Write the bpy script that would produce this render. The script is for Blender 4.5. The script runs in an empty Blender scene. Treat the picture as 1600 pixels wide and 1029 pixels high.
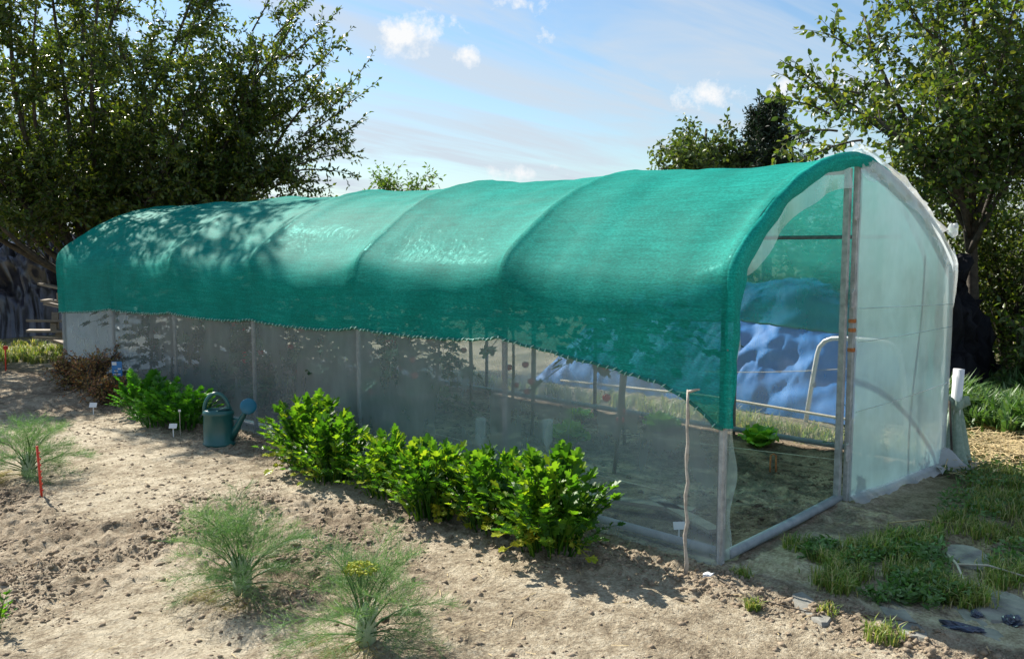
import bpy, math, random
import numpy as np
from mathutils import Vector, Matrix

# ------------------------------------------------------------------ camera, sky, sun
scene = bpy.context.scene
COL = scene.collection
R = math.radians
YAW, PITCH, CAM_H = R(46.0), math.atan(126.5 / 1346.0), 1.69
cam_d = bpy.data.cameras.new('camera')
cam = bpy.data.objects.new('camera', cam_d)
COL.objects.link(cam)
cam.location = (0, 0, CAM_H)
cam.rotation_euler = (R(90) - PITCH, 0, -YAW)
cam_d.sensor_width = 36
cam_d.lens = 36 * 1346.0 / 1600.0
cam_d.clip_start = 0.05
cam_d.clip_end = 2000
scene.camera = cam
scene.view_settings.view_transform = 'Standard'
scene.view_settings.look = 'None'
scene.view_settings.gamma = 1
scene.view_settings.use_curve_mapping = False
scene.view_settings.exposure = 1.22
scene.cycles.use_denoising = True
scene.cycles.max_bounces = 8
scene.cycles.transparent_max_bounces = 40
scene.cycles.transmission_bounces = 6
scene.cycles.sample_clamp_indirect = 6

SUN_EL, SUN_AZ = R(40), R(4)          # azimuth measured from +Y towards +X
SKY_STRENGTH = 0.056
sun_dir = Vector((math.sin(SUN_AZ) * math.cos(SUN_EL), math.cos(SUN_AZ) * math.cos(SUN_EL), math.sin(SUN_EL)))
sun_d = bpy.data.lights.new('sun', 'SUN')
sun_d.energy = 4.5
sun_d.angle = R(0.53)
sun_d.color = (1.0, 0.94, 0.84)
sun = bpy.data.objects.new('sun', sun_d)
COL.objects.link(sun)
sun.rotation_euler = sun_dir.to_track_quat('Z', 'Y').to_euler()
sun.location = (0, 0, 30)


class NT:
    """tiny node-tree helper"""
    def __init__(self, tree):
        self.t = tree
        tree.nodes.clear()

    def n(self, typ, **kw):
        nd = self.t.nodes.new('ShaderNode' + typ)
        ins = kw.pop('ins', {})
        for k, v in kw.items():
            setattr(nd, k, v)
        for k, v in ins.items():
            if isinstance(v, bpy.types.NodeSocket):
                self.t.links.new(v, nd.inputs[k])
            else:
                nd.inputs[k].default_value = v
        return nd

    def l(self, a, b):
        self.t.links.new(a, b)

    def math(self, op, a, b=None, c=None, clamp=False):
        nd = self.t.nodes.new('ShaderNodeMath')
        nd.operation = op
        nd.use_clamp = clamp
        for i, v in enumerate((a, b, c)):
            if v is None:
                continue
            if isinstance(v, bpy.types.NodeSocket):
                self.l(v, nd.inputs[i])
            else:
                nd.inputs[i].default_value = v
        return nd.outputs[0]

    def noise(self, vec, scale, detail=4, rough=0.55, dist=0.0):
        nd = self.n('TexNoise', ins={'Scale': scale, 'Detail': detail, 'Roughness': rough, 'Distortion': dist})
        if vec is not None:
            self.l(vec, nd.inputs['Vector'])
        return nd.outputs[0]

    def ramp(self, fac, stops, interp='LINEAR'):
        nd = self.t.nodes.new('ShaderNodeValToRGB')
        nd.color_ramp.interpolation = interp
        el = nd.color_ramp.elements
        while len(el) < len(stops):
            el.new(0.5)
        for e, (p, c) in zip(el, stops):
            e.position = p
            e.color = c if len(c) == 4 else (*c, 1)
        self.l(fac, nd.inputs[0])
        return nd.outputs[0]

    def mix(self, fac, a, b, typ='MIX'):
        nd = self.t.nodes.new('ShaderNodeMix')
        nd.data_type = 'RGBA'
        nd.blend_type = typ
        for i, v in ((0, fac), (6, a), (7, b)):
            if isinstance(v, bpy.types.NodeSocket):
                self.l(v, nd.inputs[i])
            else:
                nd.inputs[i].default_value = v if i == 0 or len(v) == 4 else (*v, 1)
        return nd.outputs[2]

    def mixs(self, fac, a, b):
        nd = self.t.nodes.new('ShaderNodeMixShader')
        if isinstance(fac, bpy.types.NodeSocket):
            self.l(fac, nd.inputs[0])
        else:
            nd.inputs[0].default_value = fac
        self.l(a, nd.inputs[1])
        self.l(b, nd.inputs[2])
        return nd.outputs[0]


# ---- world: clear summer sky with thin high cloud and a few small cumulus
world = bpy.data.worlds.new('World')
scene.world = world
world.use_nodes = True
w = NT(world.node_tree)
sky = w.n('TexSky', sky_type='NISHITA', sun_disc=False, sun_elevation=SUN_EL, sun_rotation=SUN_AZ,
          altitude=20, air_density=1.25, dust_density=0.35, ozone_density=2.2)
tc = w.n('TexCoord').outputs['Generated']
sep = w.n('SeparateXYZ', ins={0: tc})
zz = w.math('MAXIMUM', sep.outputs[2], 0.0)
den = w.math('ADD', zz, 0.10)
flat = w.n('CombineXYZ', ins={0: w.math('DIVIDE', sep.outputs[0], den), 1: w.math('DIVIDE', sep.outputs[1], den), 2: 0.0}).outputs[0]
mp = w.n('Mapping', ins={'Vector': flat, 'Rotation': (0, 0, R(25)), 'Scale': (0.42, 1.5, 1)}).outputs[0]
cir = w.noise(mp, 1.1, 5, 0.6, 0.5)
cir = w.ramp(cir, [(0.42, (0, 0, 0)), (0.60, (1, 1, 1))])
low = w.math('SUBTRACT', 1.0, w.math('MULTIPLY', zz, 2.6), clamp=True)
veil = w.math('MULTIPLY', w.math('ADD', w.math('MULTIPLY', cir, 0.72), w.math('MULTIPLY', w.math('POWER', low, 3.0), 0.40)), 1.0, clamp=True)
col = w.mix(veil, w.mix(1.0, sky.outputs[0], (0.84, 0.96, 1.06), 'MULTIPLY'), (5.0, 5.6, 6.3))
# cumulus puffs: (azimuth from +Y to +X, elevation, half width, half height) in degrees
nz = w.noise(tc, 22, 6, 0.66)
azm = w.math('ARCTAN2', sep.outputs[0], sep.outputs[1])
elv = w.math('ARCSINE', sep.outputs[2])
r2 = None
for az, el, a, b in [(39.6, 13.4, 2.9, 1.25), (43.0, 12.2, .9, .6), (46.4, 15.3, 2.4, 0.8), (48.3, 13.4, .9, .5),
                     (58.4, 9.6, 2.2, 1.0), (46.9, 4.9, 2.0, 0.55), (63.6, 9.8, 1.3, 0.7),
                     (12, 14, 4, 1.3), (95, 12, 4, 1.4), (-60, 13, 4, 1.2), (160, 12, 4, 1.5), (75, 24, 5, 1.8), (-120, 20, 5, 1.6)]:
    u = w.math('MULTIPLY_ADD', azm, 1 / R(a), -az / a)
    v = w.math('MULTIPLY_ADD', elv, 1 / R(b), -el / b)
    q = w.math('MULTIPLY_ADD', v, v, w.math('MULTIPLY', u, u))
    r2 = q if r2 is None else w.math('MINIMUM', r2, q)
m = w.math('SUBTRACT', 1.0, w.math('SQRT', r2))
m = w.math('ADD', m, w.math('MULTIPLY', w.math('SUBTRACT', nz, 0.53), 6.0))
m = w.math('MULTIPLY', w.math('MULTIPLY', m, w.math('LESS_THAN', r2, 2.6)), 0.95, clamp=True)
col = w.mix(m, col, (7.4, 7.5, 7.6))
bg = w.n('Background', ins={'Color': col, 'Strength': SKY_STRENGTH})
wo = w.n('OutputWorld')
w.l(bg.outputs[0], wo.inputs[0])

# ------------------------------------------------------------------ helpers
rng = np.random.default_rng(7)
rnd = random.Random(11)
V = Vector


def tag(o, label=None, cat=None, group=None, kind=None):
    for k, v in (('label', label), ('category', cat), ('group', group), ('kind', kind)):
        if v:
            o[k] = v
    return o


def empty(name, loc=(0, 0, 0), rz=0.0, label=None, cat=None, group=None):
    o = bpy.data.objects.new(name, None)
    COL.objects.link(o)
    o.location = loc
    o.rotation_euler = (0, 0, rz)
    o.empty_display_size = 0.1
    return tag(o, label, cat, group)


def link(name, me, parent=None, mat=None, matrix=None):
    o = bpy.data.objects.new(name, me)
    COL.objects.link(o)
    if parent:
        o.parent = parent
    if matrix is not None:
        o.matrix_local = matrix
    return o


def np_mesh(name, verts, faces, mat, smooth=False):
    verts = np.asarray(verts, dtype=np.float32)
    faces = np.asarray(faces, dtype=np.int32)
    me = bpy.data.meshes.new(name)
    k = faces.shape[1]
    me.vertices.add(len(verts))
    me.vertices.foreach_set('co', verts.ravel())
    me.loops.add(faces.size)
    me.loops.foreach_set('vertex_index', faces.ravel())
    me.polygons.add(len(faces))
    me.polygons.foreach_set('loop_start', np.arange(0, faces.size, k, dtype=np.int32))
    me.polygons.foreach_set('loop_total', np.full(len(faces), k, dtype=np.int32))
    if smooth:
        me.polygons.foreach_set('use_smooth', np.ones(len(faces), dtype=bool))
    me.update(calc_edges=True)
    me.materials.append(mat)
    return me


class MB:
    def __init__(self):
        self.v, self.f = [], []

    def add(self, vs, fs):
        b = len(self.v)
        self.v += [tuple(p) for p in vs]
        self.f += [tuple(i + b for i in f) for f in fs]
        return self

    def tube(self, pts, rad, n=8, cap=True):
        pts = [V(p) for p in pts]
        if not hasattr(rad, '__len__'):
            rad = [rad] * len(pts)
        vs, fs = [], []
        prev = None
        for i, p in enumerate(pts):
            t = (pts[min(i + 1, len(pts) - 1)] - pts[max(i - 1, 0)])
            t = t.normalized() if t.length > 1e-9 else V((0, 0, 1))
            if prev is None:
                a = t.orthogonal().normalized()
            else:
                a = prev - t * prev.dot(t)
                a = a.normalized() if a.length > 1e-6 else t.orthogonal().normalized()
            prev = a
            b = t.cross(a)
            for j in range(n):
                an = 2 * math.pi * j / n
                vs.append(p + (a * math.cos(an) + b * math.sin(an)) * rad[i])
        m = len(pts)
        for i in range(m - 1):
            for j in range(n):
                k = (j + 1) % n
                fs.append((i * n + j, i * n + k, (i + 1) * n + k, (i + 1) * n + j))
        if cap:
            fs.append(tuple(range(n - 1, -1, -1)))
            fs.append(tuple((m - 1) * n + j for j in range(n)))
        return self.add(vs, fs)

    def box(self, c, s, rot=None):
        c = V(c)
        vs = []
        for x in (-.5, .5):
            for y in (-.5, .5):
                for z in (-.5, .5):
                    p = V((x * s[0], y * s[1], z * s[2]))
                    if rot is not None:
                        p = rot @ p
                    vs.append(c + p)
        return self.add(vs, [(0, 1, 3, 2), (4, 6, 7, 5), (0, 4, 5, 1), (2, 3, 7, 6), (0, 2, 6, 4), (1, 5, 7, 3)])

    def lathe(self, prof, n=24, sx=1.0, sy=1.0, cap=True):
        vs, fs = [], []
        for r, z in prof:
            for j in range(n):
                a = 2 * math.pi * j / n
                vs.append((r * math.cos(a) * sx, r * math.sin(a) * sy, z))
        m = len(prof)
        for i in range(m - 1):
            for j in range(n):
                k = (j + 1) % n
                fs.append((i * n + j, i * n + k, (i + 1) * n + k, (i + 1) * n + j))
        if cap:
            fs.append(tuple(range(n - 1, -1, -1)))
            fs.append(tuple((m - 1) * n + j for j in range(n)))
        return self.add(vs, fs)

    def grid(self, fn, nu, nv):
        vs = [fn(i / nu, j / nv) for i in range(nu + 1) for j in range(nv + 1)]
        fs = [(i * (nv + 1) + j, (i + 1) * (nv + 1) + j, (i + 1) * (nv + 1) + j + 1, i * (nv + 1) + j + 1)
              for i in range(nu) for j in range(nv)]
        return self.add(vs, fs)

    def mesh(self, name, mat, smooth=False):
        me = bpy.data.meshes.new(name)
        me.from_pydata(self.v, [], self.f)
        if smooth:
            me.polygons.foreach_set('use_smooth', np.ones(len(me.polygons), dtype=bool))
        me.update()
        me.materials.append(mat)
        return me

    def build(self, name, mat, parent=None, smooth=False):
        return link(name, self.mesh(name, mat, smooth), parent)


def _hash(ix, iy, s):
    n = (ix.astype(np.int64) * 374761393 + iy.astype(np.int64) * 668265263 + s * 1442695041) & 0x7fffffff
    n = ((n ^ (n >> 13)) * 1274126177) & 0x7fffffff
    return ((n ^ (n >> 16)) & 0xffff) / 65535.0


def vnoise(x, y, s=0):
    x, y = np.asarray(x, float), np.asarray(y, float)
    ix, iy = np.floor(x), np.floor(y)
    fx, fy = x - ix, y - iy
    fx, fy = fx * fx * (3 - 2 * fx), fy * fy * (3 - 2 * fy)
    a, b = _hash(ix, iy, s), _hash(ix + 1, iy, s)
    c, d = _hash(ix, iy + 1, s), _hash(ix + 1, iy + 1, s)
    return (a * (1 - fx) + b * fx) * (1 - fy) + (c * (1 - fx) + d * fx) * fy


def fbm(x, y, s=0, o=4):
    t, a = 0, 0.5
    for i in range(o):
        t = t + a * vnoise(x * 2 ** i, y * 2 ** i, s + i * 17)
        a *= .5
    return t


def sstep(a, b, x):
    t = np.clip((x - a) / (b - a), 0, 1)
    return t * t * (3 - 2 * t)


# ------------------------------------------------------------------ materials
def new_mat(name):
    m = bpy.data.materials.new(name)
    m.use_nodes = True
    return m, NT(m.node_tree)


def finish(nt, shader, disp=None):
    o = nt.n('OutputMaterial')
    nt.l(shader, o.inputs[0])


def simple(name, c1, c2, scale=8, rough=0.6, metal=0.0, bump=0.0, bscale=60, spec=0.5, detail=5, stretch=(1, 1, 1)):
    m, t = new_mat(name)
    tcn = t.n('TexCoord').outputs['Object']
    mpn = t.n('Mapping', ins={'Vector': tcn, 'Scale': stretch}).outputs[0]
    f = t.noise(mpn, scale, detail, 0.6)
    c = t.ramp(f, [(0.3, c1), (0.7, c2)])
    p = t.n('BsdfPrincipled', ins={'Base Color': c, 'Roughness': rough, 'Metallic': metal, 'Specular IOR Level': spec})
    if bump:
        b = t.n('Bump', ins={'Strength': bump, 'Distance': 0.01, 'Height': t.noise(mpn, bscale, 4, 0.6)})
        t.l(b.outputs[0], p.inputs['Normal'])
    finish(t, p.outputs[0])
    return m


def leaf_mat(name, cols, trans=0.35, tcol=None, rough=0.45, per_object=False, spec=0.4):
    """leaf: colour varies leaf by leaf; some light comes through"""
    m, t = new_mat(name)
    isl = t.n('NewGeometry').outputs['Random Per Island']
    if per_object:
        ob = t.n('ObjectInfo').outputs['Random']
        isl = t.math('FRACT', t.math('ADD', t.math('MULTIPLY', isl, 0.35), ob))
    n = len(cols)
    c = t.ramp(isl, [(i / max(1, n - 1), k) for i, k in enumerate(cols)])
    p = t.n('BsdfPrincipled', ins={'Base Color': c, 'Roughness': rough, 'Specular IOR Level': spec})
    tr_c = t.mix(1.0, c, tcol or (1.6, 1.7, 0.6), 'MULTIPLY')
    tr = t.n('BsdfTranslucent', ins={'Color': tr_c})
    finish(t, t.mixs(trans, p.outputs[0], tr.outputs[0]))
    return m


def poly_mat(name, haze, tint=(0.95, 0.97, 0.97), hazecol=(0.74, 0.82, 0.86), rough=0.16, gloss=1.0, through=0.55, streak=1.1):
    m, t = new_mat(name)
    tcn = t.n('TexCoord').outputs['Object']
    mpn = t.n('Mapping', ins={'Vector': tcn, 'Scale': (1.4, 1.4, 0.5)}).outputs[0]
    f = t.noise(mpn, 4.0, 6, 0.62, 0.4)
    f2 = t.noise(tcn, 1.3, 4, 0.6)
    h = t.math('MULTIPLY', t.math('ADD', t.math('MULTIPLY', f, streak), t.math('MULTIPLY', f2, 2.0 - streak)), haze)
    d = t.n('BsdfDiffuse', ins={'Color': (*hazecol, 1)})
    tl = t.n('BsdfTranslucent', ins={'Color': (*hazecol, 1)})
    hz = t.mixs(through, d.outputs[0], tl.outputs[0])
    tp = t.n('BsdfTransparent', ins={'Color': (*tint, 1)})
    a = t.mixs(h, tp.outputs[0], hz)
    fc_ = t.n('LayerWeight', ins={'Blend': 0.5}).outputs['Facing']
    fr = t.math('ADD', 0.045, t.math('MULTIPLY', t.math('POWER', fc_, 4.0), 0.75))
    bp = t.n('Bump', ins={'Strength': 0.25, 'Distance': 0.02, 'Height': t.noise(mpn, 9, 3, 0.5, 1.0)})
    gl = t.n('BsdfGlossy', ins={'Color': (1, 1, 1, 1), 'Roughness': rough, 'Normal': bp.outputs[0]})
    finish(t, t.mixs(t.math('MULTIPLY', fr, gloss), a, gl.outputs[0]))
    return m


def net_mat(name, openness, through=0.34):
    m, t = new_mat(name)
    tcn = t.n('TexCoord').outputs['Object']
    mw = t.n('Mapping', ins={'Vector': tcn, 'Scale': (1, 0.35, 1)}).outputs[0]
    f = t.noise(mw, 130, 3, 0.7)
    big = t.noise(tcn, 2.2, 4, 0.6)
    streak = t.noise(t.n('Mapping', ins={'Vector': tcn, 'Scale': (9, 1.2, 26)}).outputs[0], 3, 4, 0.6)
    k = t.math('ADD', t.math('MULTIPLY', f, 0.5), t.math('ADD', t.math('MULTIPLY', big, 0.25), t.math('MULTIPLY', streak, 0.25)))
    c = t.ramp(k, [(0.33, (0.001, 0.14, 0.112)), (0.5, (0.003, 0.29, 0.235)), (0.67, (0.02, 0.50, 0.42))])
    bp = t.n('Bump', ins={'Strength': 0.5, 'Distance': 0.004, 'Height': f})
    p = t.n('BsdfPrincipled', ins={'Base Color': c, 'Roughness': 0.65, 'Specular IOR Level': 0.08, 'Normal': bp.outputs[0]})
    tl = t.n('BsdfTranslucent', ins={'Color': t.mix(1.0, c, (1.15, 1.25, 1.2), 'MULTIPLY')})
    a = t.mixs(through, p.outputs[0], tl.outputs[0])
    tp = t.n('BsdfTransparent', ins={'Color': (0.55, 0.96, 0.92, 1)})
    lw = t.n('LayerWeight', ins={'Blend': 0.4}).outputs['Facing']
    op = t.math('MULTIPLY', t.math('SUBTRACT', 1.0, lw), openness)
    op = t.math('MULTIPLY', op, t.math('ADD', 0.7, t.math('MULTIPLY', t.noise(mw, 190, 1, 0.5), 0.6)))
    finish(t, t.mixs(op, a, tp.outputs[0]))
    return m


M = {}
M['net'] = net_mat('shade_net_green', 0.27)
M['net_lip'] = net_mat('shade_net_doubled', 0.12, 0.06)
M['poly'] = poly_mat('polythene_clear', 0.28, hazecol=(0.80, 0.88, 0.94), rough=0.2, gloss=0.30, streak=.8)
M['poly_door'] = poly_mat('polythene_cloudy', 0.76, hazecol=(0.82, 0.89, 0.94), rough=0.25, through=0.62, streak=.5)
M['poly_flap'] = poly_mat('polythene_crumpled', 0.36, hazecol=(0.82, 0.85, 0.86), rough=0.12)
M['steel'] = simple('galvanised_steel', (0.10, 0.105, 0.11), (0.22, 0.23, 0.23), 30, 0.5, 0.6, 0.1)
M['rusty'] = simple('worn_painted_steel', (0.30, 0.30, 0.29), (0.55, 0.55, 0.53), 22, 0.65, 0.2, 0.2)
M['rust'] = simple('orange_rust', (0.32, 0.10, 0.03), (0.5, 0.2, 0.07), 60, 0.85)
M['greypipe'] = simple('grey_plastic_pipe', (0.22, 0.25, 0.27), (0.34, 0.37, 0.38), 14, 0.5)
M['whitepipe'] = simple('white_enamel_pipe', (0.6, 0.6, 0.58), (0.78, 0.78, 0.76), 10, 0.35)
M['cord'] = simple('hem_cord_green', (0.0, 0.10, 0.08), (0.02, 0.22, 0.17), 60, 0.7)
M['loop'] = simple('hem_loop_pale', (0.12, 0.42, 0.35), (0.45, 0.68, 0.60), 90, 0.5)
M['can'] = simple('green_blue_plastic', (0.010, 0.085, 0.085), (0.014, 0.115, 0.112), 5, 0.32, spec=0.6)
M['rose'] = simple('blue_plastic', (0.008, 0.12, 0.20), (0.012, 0.16, 0.26), 12, 0.35)
M['celery'] = leaf_mat('celery_leaf', [(0.022, 0.080, 0.010), (0.042, 0.135, 0.014), (0.068, 0.185, 0.018), (0.105, 0.235, 0.022), (0.21, 0.31, 0.03)], 0.45, (2.0, 1.8, 0.5), 0.45, True, 0.35)
M['celery_y'] = leaf_mat('celery_leaf_yellowing', [(0.28, 0.36, 0.03), (0.40, 0.40, 0.04), (0.22, 0.36, 0.03)], 0.4, (1.4, 1.3, 0.5), 0.4, True)
M['parsley'] = leaf_mat('parsley_leaf', [(0.035, 0.14, 0.014), (0.065, 0.22, 0.02), (0.12, 0.30, 0.028)], 0.42, (1.6, 1.7, 0.5), 0.4, True)
M['brownleaf'] = leaf_mat('withered_leaf', [(0.17, 0.08, 0.035), (0.30, 0.15, 0.06), (0.20, 0.19, 0.05), (0.40, 0.26, 0.11), (0.26, 0.09, 0.05), (0.14, 0.17, 0.04)], 0.25, (1.2, 1.0, 0.7), 0.7)
M['fennel'] = leaf_mat('fennel_frond', [(0.06, 0.145, 0.055), (0.105, 0.21, 0.078), (0.17, 0.28, 0.105)], 0.35, (1.3, 1.4, 0.8), 0.5, True)
M['fennel_y'] = leaf_mat('fennel_flower', [(0.32, 0.40, 0.05), (0.50, 0.50, 0.07)], 0.3, (1.2, 1.1, 0.5), 0.6)
M['fennel_dry'] = leaf_mat('fennel_frond_spent', [(0.30, 0.27, 0.10), (0.42, 0.36, 0.12), (0.20, 0.22, 0.08)], 0.3, (1.2, 1.1, 0.7), 0.6, True)
M['bulb'] = simple('fennel_bulb', (0.24, 0.34, 0.16), (0.50, 0.55, 0.36), 9, 0.45, stretch=(4, 4, .6))
M['tomato'] = leaf_mat('tomato_leaf', [(0.012, 0.045, 0.010), (0.025, 0.075, 0.016), (0.045, 0.105, 0.025)], 0.3, (1.5, 1.6, 0.6), 0.55, True)
M['tstem'] = simple('tomato_stem', (0.06, 0.075, 0.03), (0.12, 0.11, 0.06), 20, 0.7)
M['fruit'] = simple('ripe_tomato', (0.50, 0.03, 0.02), (0.62, 0.06, 0.03), 4, 0.25)
M['lettuce'] = leaf_mat('lettuce_leaf', [(0.14, 0.32, 0.03), (0.22, 0.42, 0.05), (0.30, 0.48, 0.07)], 0.45, (1.3, 1.3, 0.5), 0.4, True)
M['wood'] = simple('weathered_wood', (0.16, 0.13, 0.10), (0.34, 0.29, 0.23), 10, 0.85, bump=0.4, stretch=(1, 1, 8))
M['stick'] = simple('peeled_stick', (0.30, 0.26, 0.21), (0.52, 0.47, 0.40), 26, 0.75, bump=0.3)
M['blackmatt'] = simple('black_sheet_shaded', (0.006, 0.006, 0.008), (0.016, 0.017, 0.022), 3, 0.6, bump=0.9, bscale=6, spec=0.12)  # colour taken darker and duller to stand for shade under the trees
M['bark'] = simple('bark_grey_brown', (0.035, 0.028, 0.022), (0.10, 0.085, 0.065), 14, 0.9, bump=0.6, bscale=40)
M['white'] = simple('white_plastic', (0.70, 0.71, 0.72), (0.80, 0.80, 0.80), 9, 0.4)
M['blue'] = simple('blue_card', (0.02, 0.16, 0.42), (0.04, 0.24, 0.55), 12, 0.4)
M['red'] = simple('red_painted_cane', (0.55, 0.03, 0.015), (0.68, 0.07, 0.03), 30, 0.45)
M['string'] = simple('garden_string', (0.42, 0.36, 0.26), (0.62, 0.56, 0.44), 50, 0.9)
M['stone'] = simple('paving_stone', (0.13, 0.13, 0.115), (0.30, 0.29, 0.255), 7, 0.9, bump=0.5, bscale=50)
M['straw'] = simple('dry_straw', (0.34, 0.25, 0.11), (0.58, 0.46, 0.25), 40, 0.8)
M['gauze'] = simple('green_gauze', (0.20, 0.29, 0.22), (0.34, 0.42, 0.34), 40, 0.9, bump=0.6, bscale=160)
M['bagplastic'] = poly_mat('bag_plastic', 1.4, hazecol=(0.62, 0.64, 0.64), rough=0.25)
M['darkplastic'] = simple('dark_blue_plastic', (0.015, 0.02, 0.04), (0.05, 0.07, 0.12), 12, 0.3, spec=0.8)
M['bluetarp'] = simple('blue_tarpaulin', (0.012, 0.12, 0.36), (0.04, 0.21, 0.52), 4, 0.6, bump=0.35, bscale=9, spec=0.15)
M['blacktarp'] = simple('black_silage_sheet', (0.03, 0.03, 0.045), (0.07, 0.07, 0.10), 3, 0.25, bump=1.0, bscale=4, spec=0.8)
M['gr_leaf'] = leaf_mat('grass_blade', [(0.085, 0.15, 0.026), (0.13, 0.21, 0.036), (0.19, 0.27, 0.055), (0.34, 0.32, 0.11), (0.48, 0.41, 0.21)], 0.34, (1.3, 1.4, 0.6), 0.5)
M['weed'] = leaf_mat('weed_leaf', [(0.06, 0.14, 0.035), (0.10, 0.20, 0.05), (0.17, 0.23, 0.12)], 0.3, (1.3, 1.4, 0.6), 0.5)
M['treeL'] = leaf_mat('plum_leaf_dark', [(0.028, 0.060, 0.012), (0.048, 0.095, 0.016), (0.078, 0.125, 0.021), (0.135, 0.165, 0.027)], 0.38, (1.8, 1.6, 0.5), 0.34, spec=0.5)
M['treeR'] = leaf_mat('plum_leaf_light', [(0.038, 0.078, 0.018), (0.058, 0.112, 0.023), (0.088, 0.145, 0.031), (0.145, 0.175, 0.042)], 0.40, (1.9, 1.7, 0.5), 0.38, spec=0.45)
M['conifer'] = leaf_mat('conifer_needles', [(0.008, 0.022, 0.010), (0.016, 0.038, 0.014)], 0.15, (1.2, 1.3, 0.6), 0.6)
M['birch'] = leaf_mat('birch_leaf', [(0.05, 0.09, 0.022), (0.08, 0.13, 0.03), (0.12, 0.155, 0.04)], 0.3, (1.4, 1.4, 0.6), 0.5)
M['ash'] = leaf_mat('young_ash_leaf', [(0.07, 0.14, 0.02), (0.12, 0.20, 0.03)], 0.4, (1.4, 1.4, 0.6), 0.5)

# ground: dry tan soil, darker where the attribute holds tilled soil and painted shade
gm, t = new_mat('garden_soil')
pos = t.n('NewGeometry').outputs['Position']
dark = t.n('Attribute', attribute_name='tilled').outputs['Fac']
green = t.n('Attribute', attribute_name='moss').outputs['Fac']
n1 = t.noise(pos, 0.9, 5, 0.6)
n2 = t.noise(pos, 9, 6, 0.65)
n3 = t.noise(pos, 55, 4, 0.6)
k = t.math('ADD', t.math('MULTIPLY', n1, 0.34), t.math('ADD', t.math('MULTIPLY', n2, 0.36), t.math('MULTIPLY', n3, 0.3)))
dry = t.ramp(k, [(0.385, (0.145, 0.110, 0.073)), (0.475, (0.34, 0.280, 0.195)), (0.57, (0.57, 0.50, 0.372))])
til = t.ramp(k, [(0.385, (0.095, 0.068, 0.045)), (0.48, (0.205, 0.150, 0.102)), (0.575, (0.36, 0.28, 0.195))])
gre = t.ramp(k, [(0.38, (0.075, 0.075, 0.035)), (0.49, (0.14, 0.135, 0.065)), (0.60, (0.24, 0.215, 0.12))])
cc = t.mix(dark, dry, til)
cc = t.mix(green, cc, gre)
hgt = t.math('ADD', t.math('MULTIPLY', t.noise(pos, 28, 7, 0.7), 0.7), t.math('MULTIPLY', t.noise(pos, 120, 4, 0.65), 0.3))
bp = t.n('Bump', ins={'Strength': 1.0, 'Distance': 0.045, 'Height': hgt})
p = t.n('BsdfPrincipled', ins={'Base Color': cc, 'Roughness': 0.95, 'Specular IOR Level': 0.15, 'Normal': bp.outputs[0]})
finish(t, p.outputs[0])
M['soil'] = gm
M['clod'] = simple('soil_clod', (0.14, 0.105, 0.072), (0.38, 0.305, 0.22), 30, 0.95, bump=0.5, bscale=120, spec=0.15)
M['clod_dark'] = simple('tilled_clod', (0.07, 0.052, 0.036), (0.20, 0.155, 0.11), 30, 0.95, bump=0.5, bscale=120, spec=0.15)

# ------------------------------------------------------------------ ground
X0, X1, Y0, SP, NB = 4.01, 7.03, 2.33, 1.62, 6
Y1 = Y0 + SP * NB
XM = (X0 + X1) / 2


def ground_h(x, y):
    x, y = np.asarray(x, float), np.asarray(y, float)
    near = 1 - sstep(25, 60, np.hypot(x, y))
    z = (fbm(x * .7, y * .7, 3, 3) - .44) * .06
    inside = sstep(X0 - .05, X0 + .15, x) * (1 - sstep(X1 - .15, X1 + .05, x)) * sstep(Y0 + .0, Y0 + .3, y) * (1 - sstep(Y1, Y1 + .2, y))
    rough = fbm(x * 6, y * 6, 9, 3) - .44
    lump = np.abs(fbm(x * 13, y * 13, 21, 3) - .44)
    amt = .35 + 1.15 * sstep(.40, .56, fbm(x * 1.3, y * .8, 40, 3))
    # faint rake lines and foot tracks running along the bed
    furrow = np.sin((x * 1.0 + .25 * fbm(x * .8, y * .8, 61, 2)) * 21 + y * 1.3) * .005 * sstep(.42, .56, fbm(x * .9 + 7, y * .6, 77, 2))
    tiny = fbm(x * 26, y * 26, 31, 2) - .375
    z = z + (rough * .050 + lump * .065 + tiny * .030) * amt + furrow * 1.6 - .008
    # dug strip with loose crumbs along the tunnel foot
    z = z + .018 * np.exp(-((x - 3.72) / .16) ** 2) * sstep(2.6, 3.2, y) * (1 - sstep(10.5, 11.5, y))
    # far side hollow path inside
    z = z - inside * .015
    # threshold of the tunnel base stays low
    b = np.exp(-((x - X0) / .12) ** 2)
    z = z * (1 - .6 * b)
    return z * near


def gh(x, y):
    return float(ground_h(np.array([x]), np.array([y]))[0])


def axis(lo, hi, step, far):
    fine = np.arange(lo, hi + 1e-6, step)
    g, out, d = step, [], 0
    while d < far:
        g *= 1.09 if d < 8 else 1.2
        d += g
        out.append(d)
    out = np.array(out)
    return np.concatenate([(lo - out)[::-1], fine, hi + out])


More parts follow.
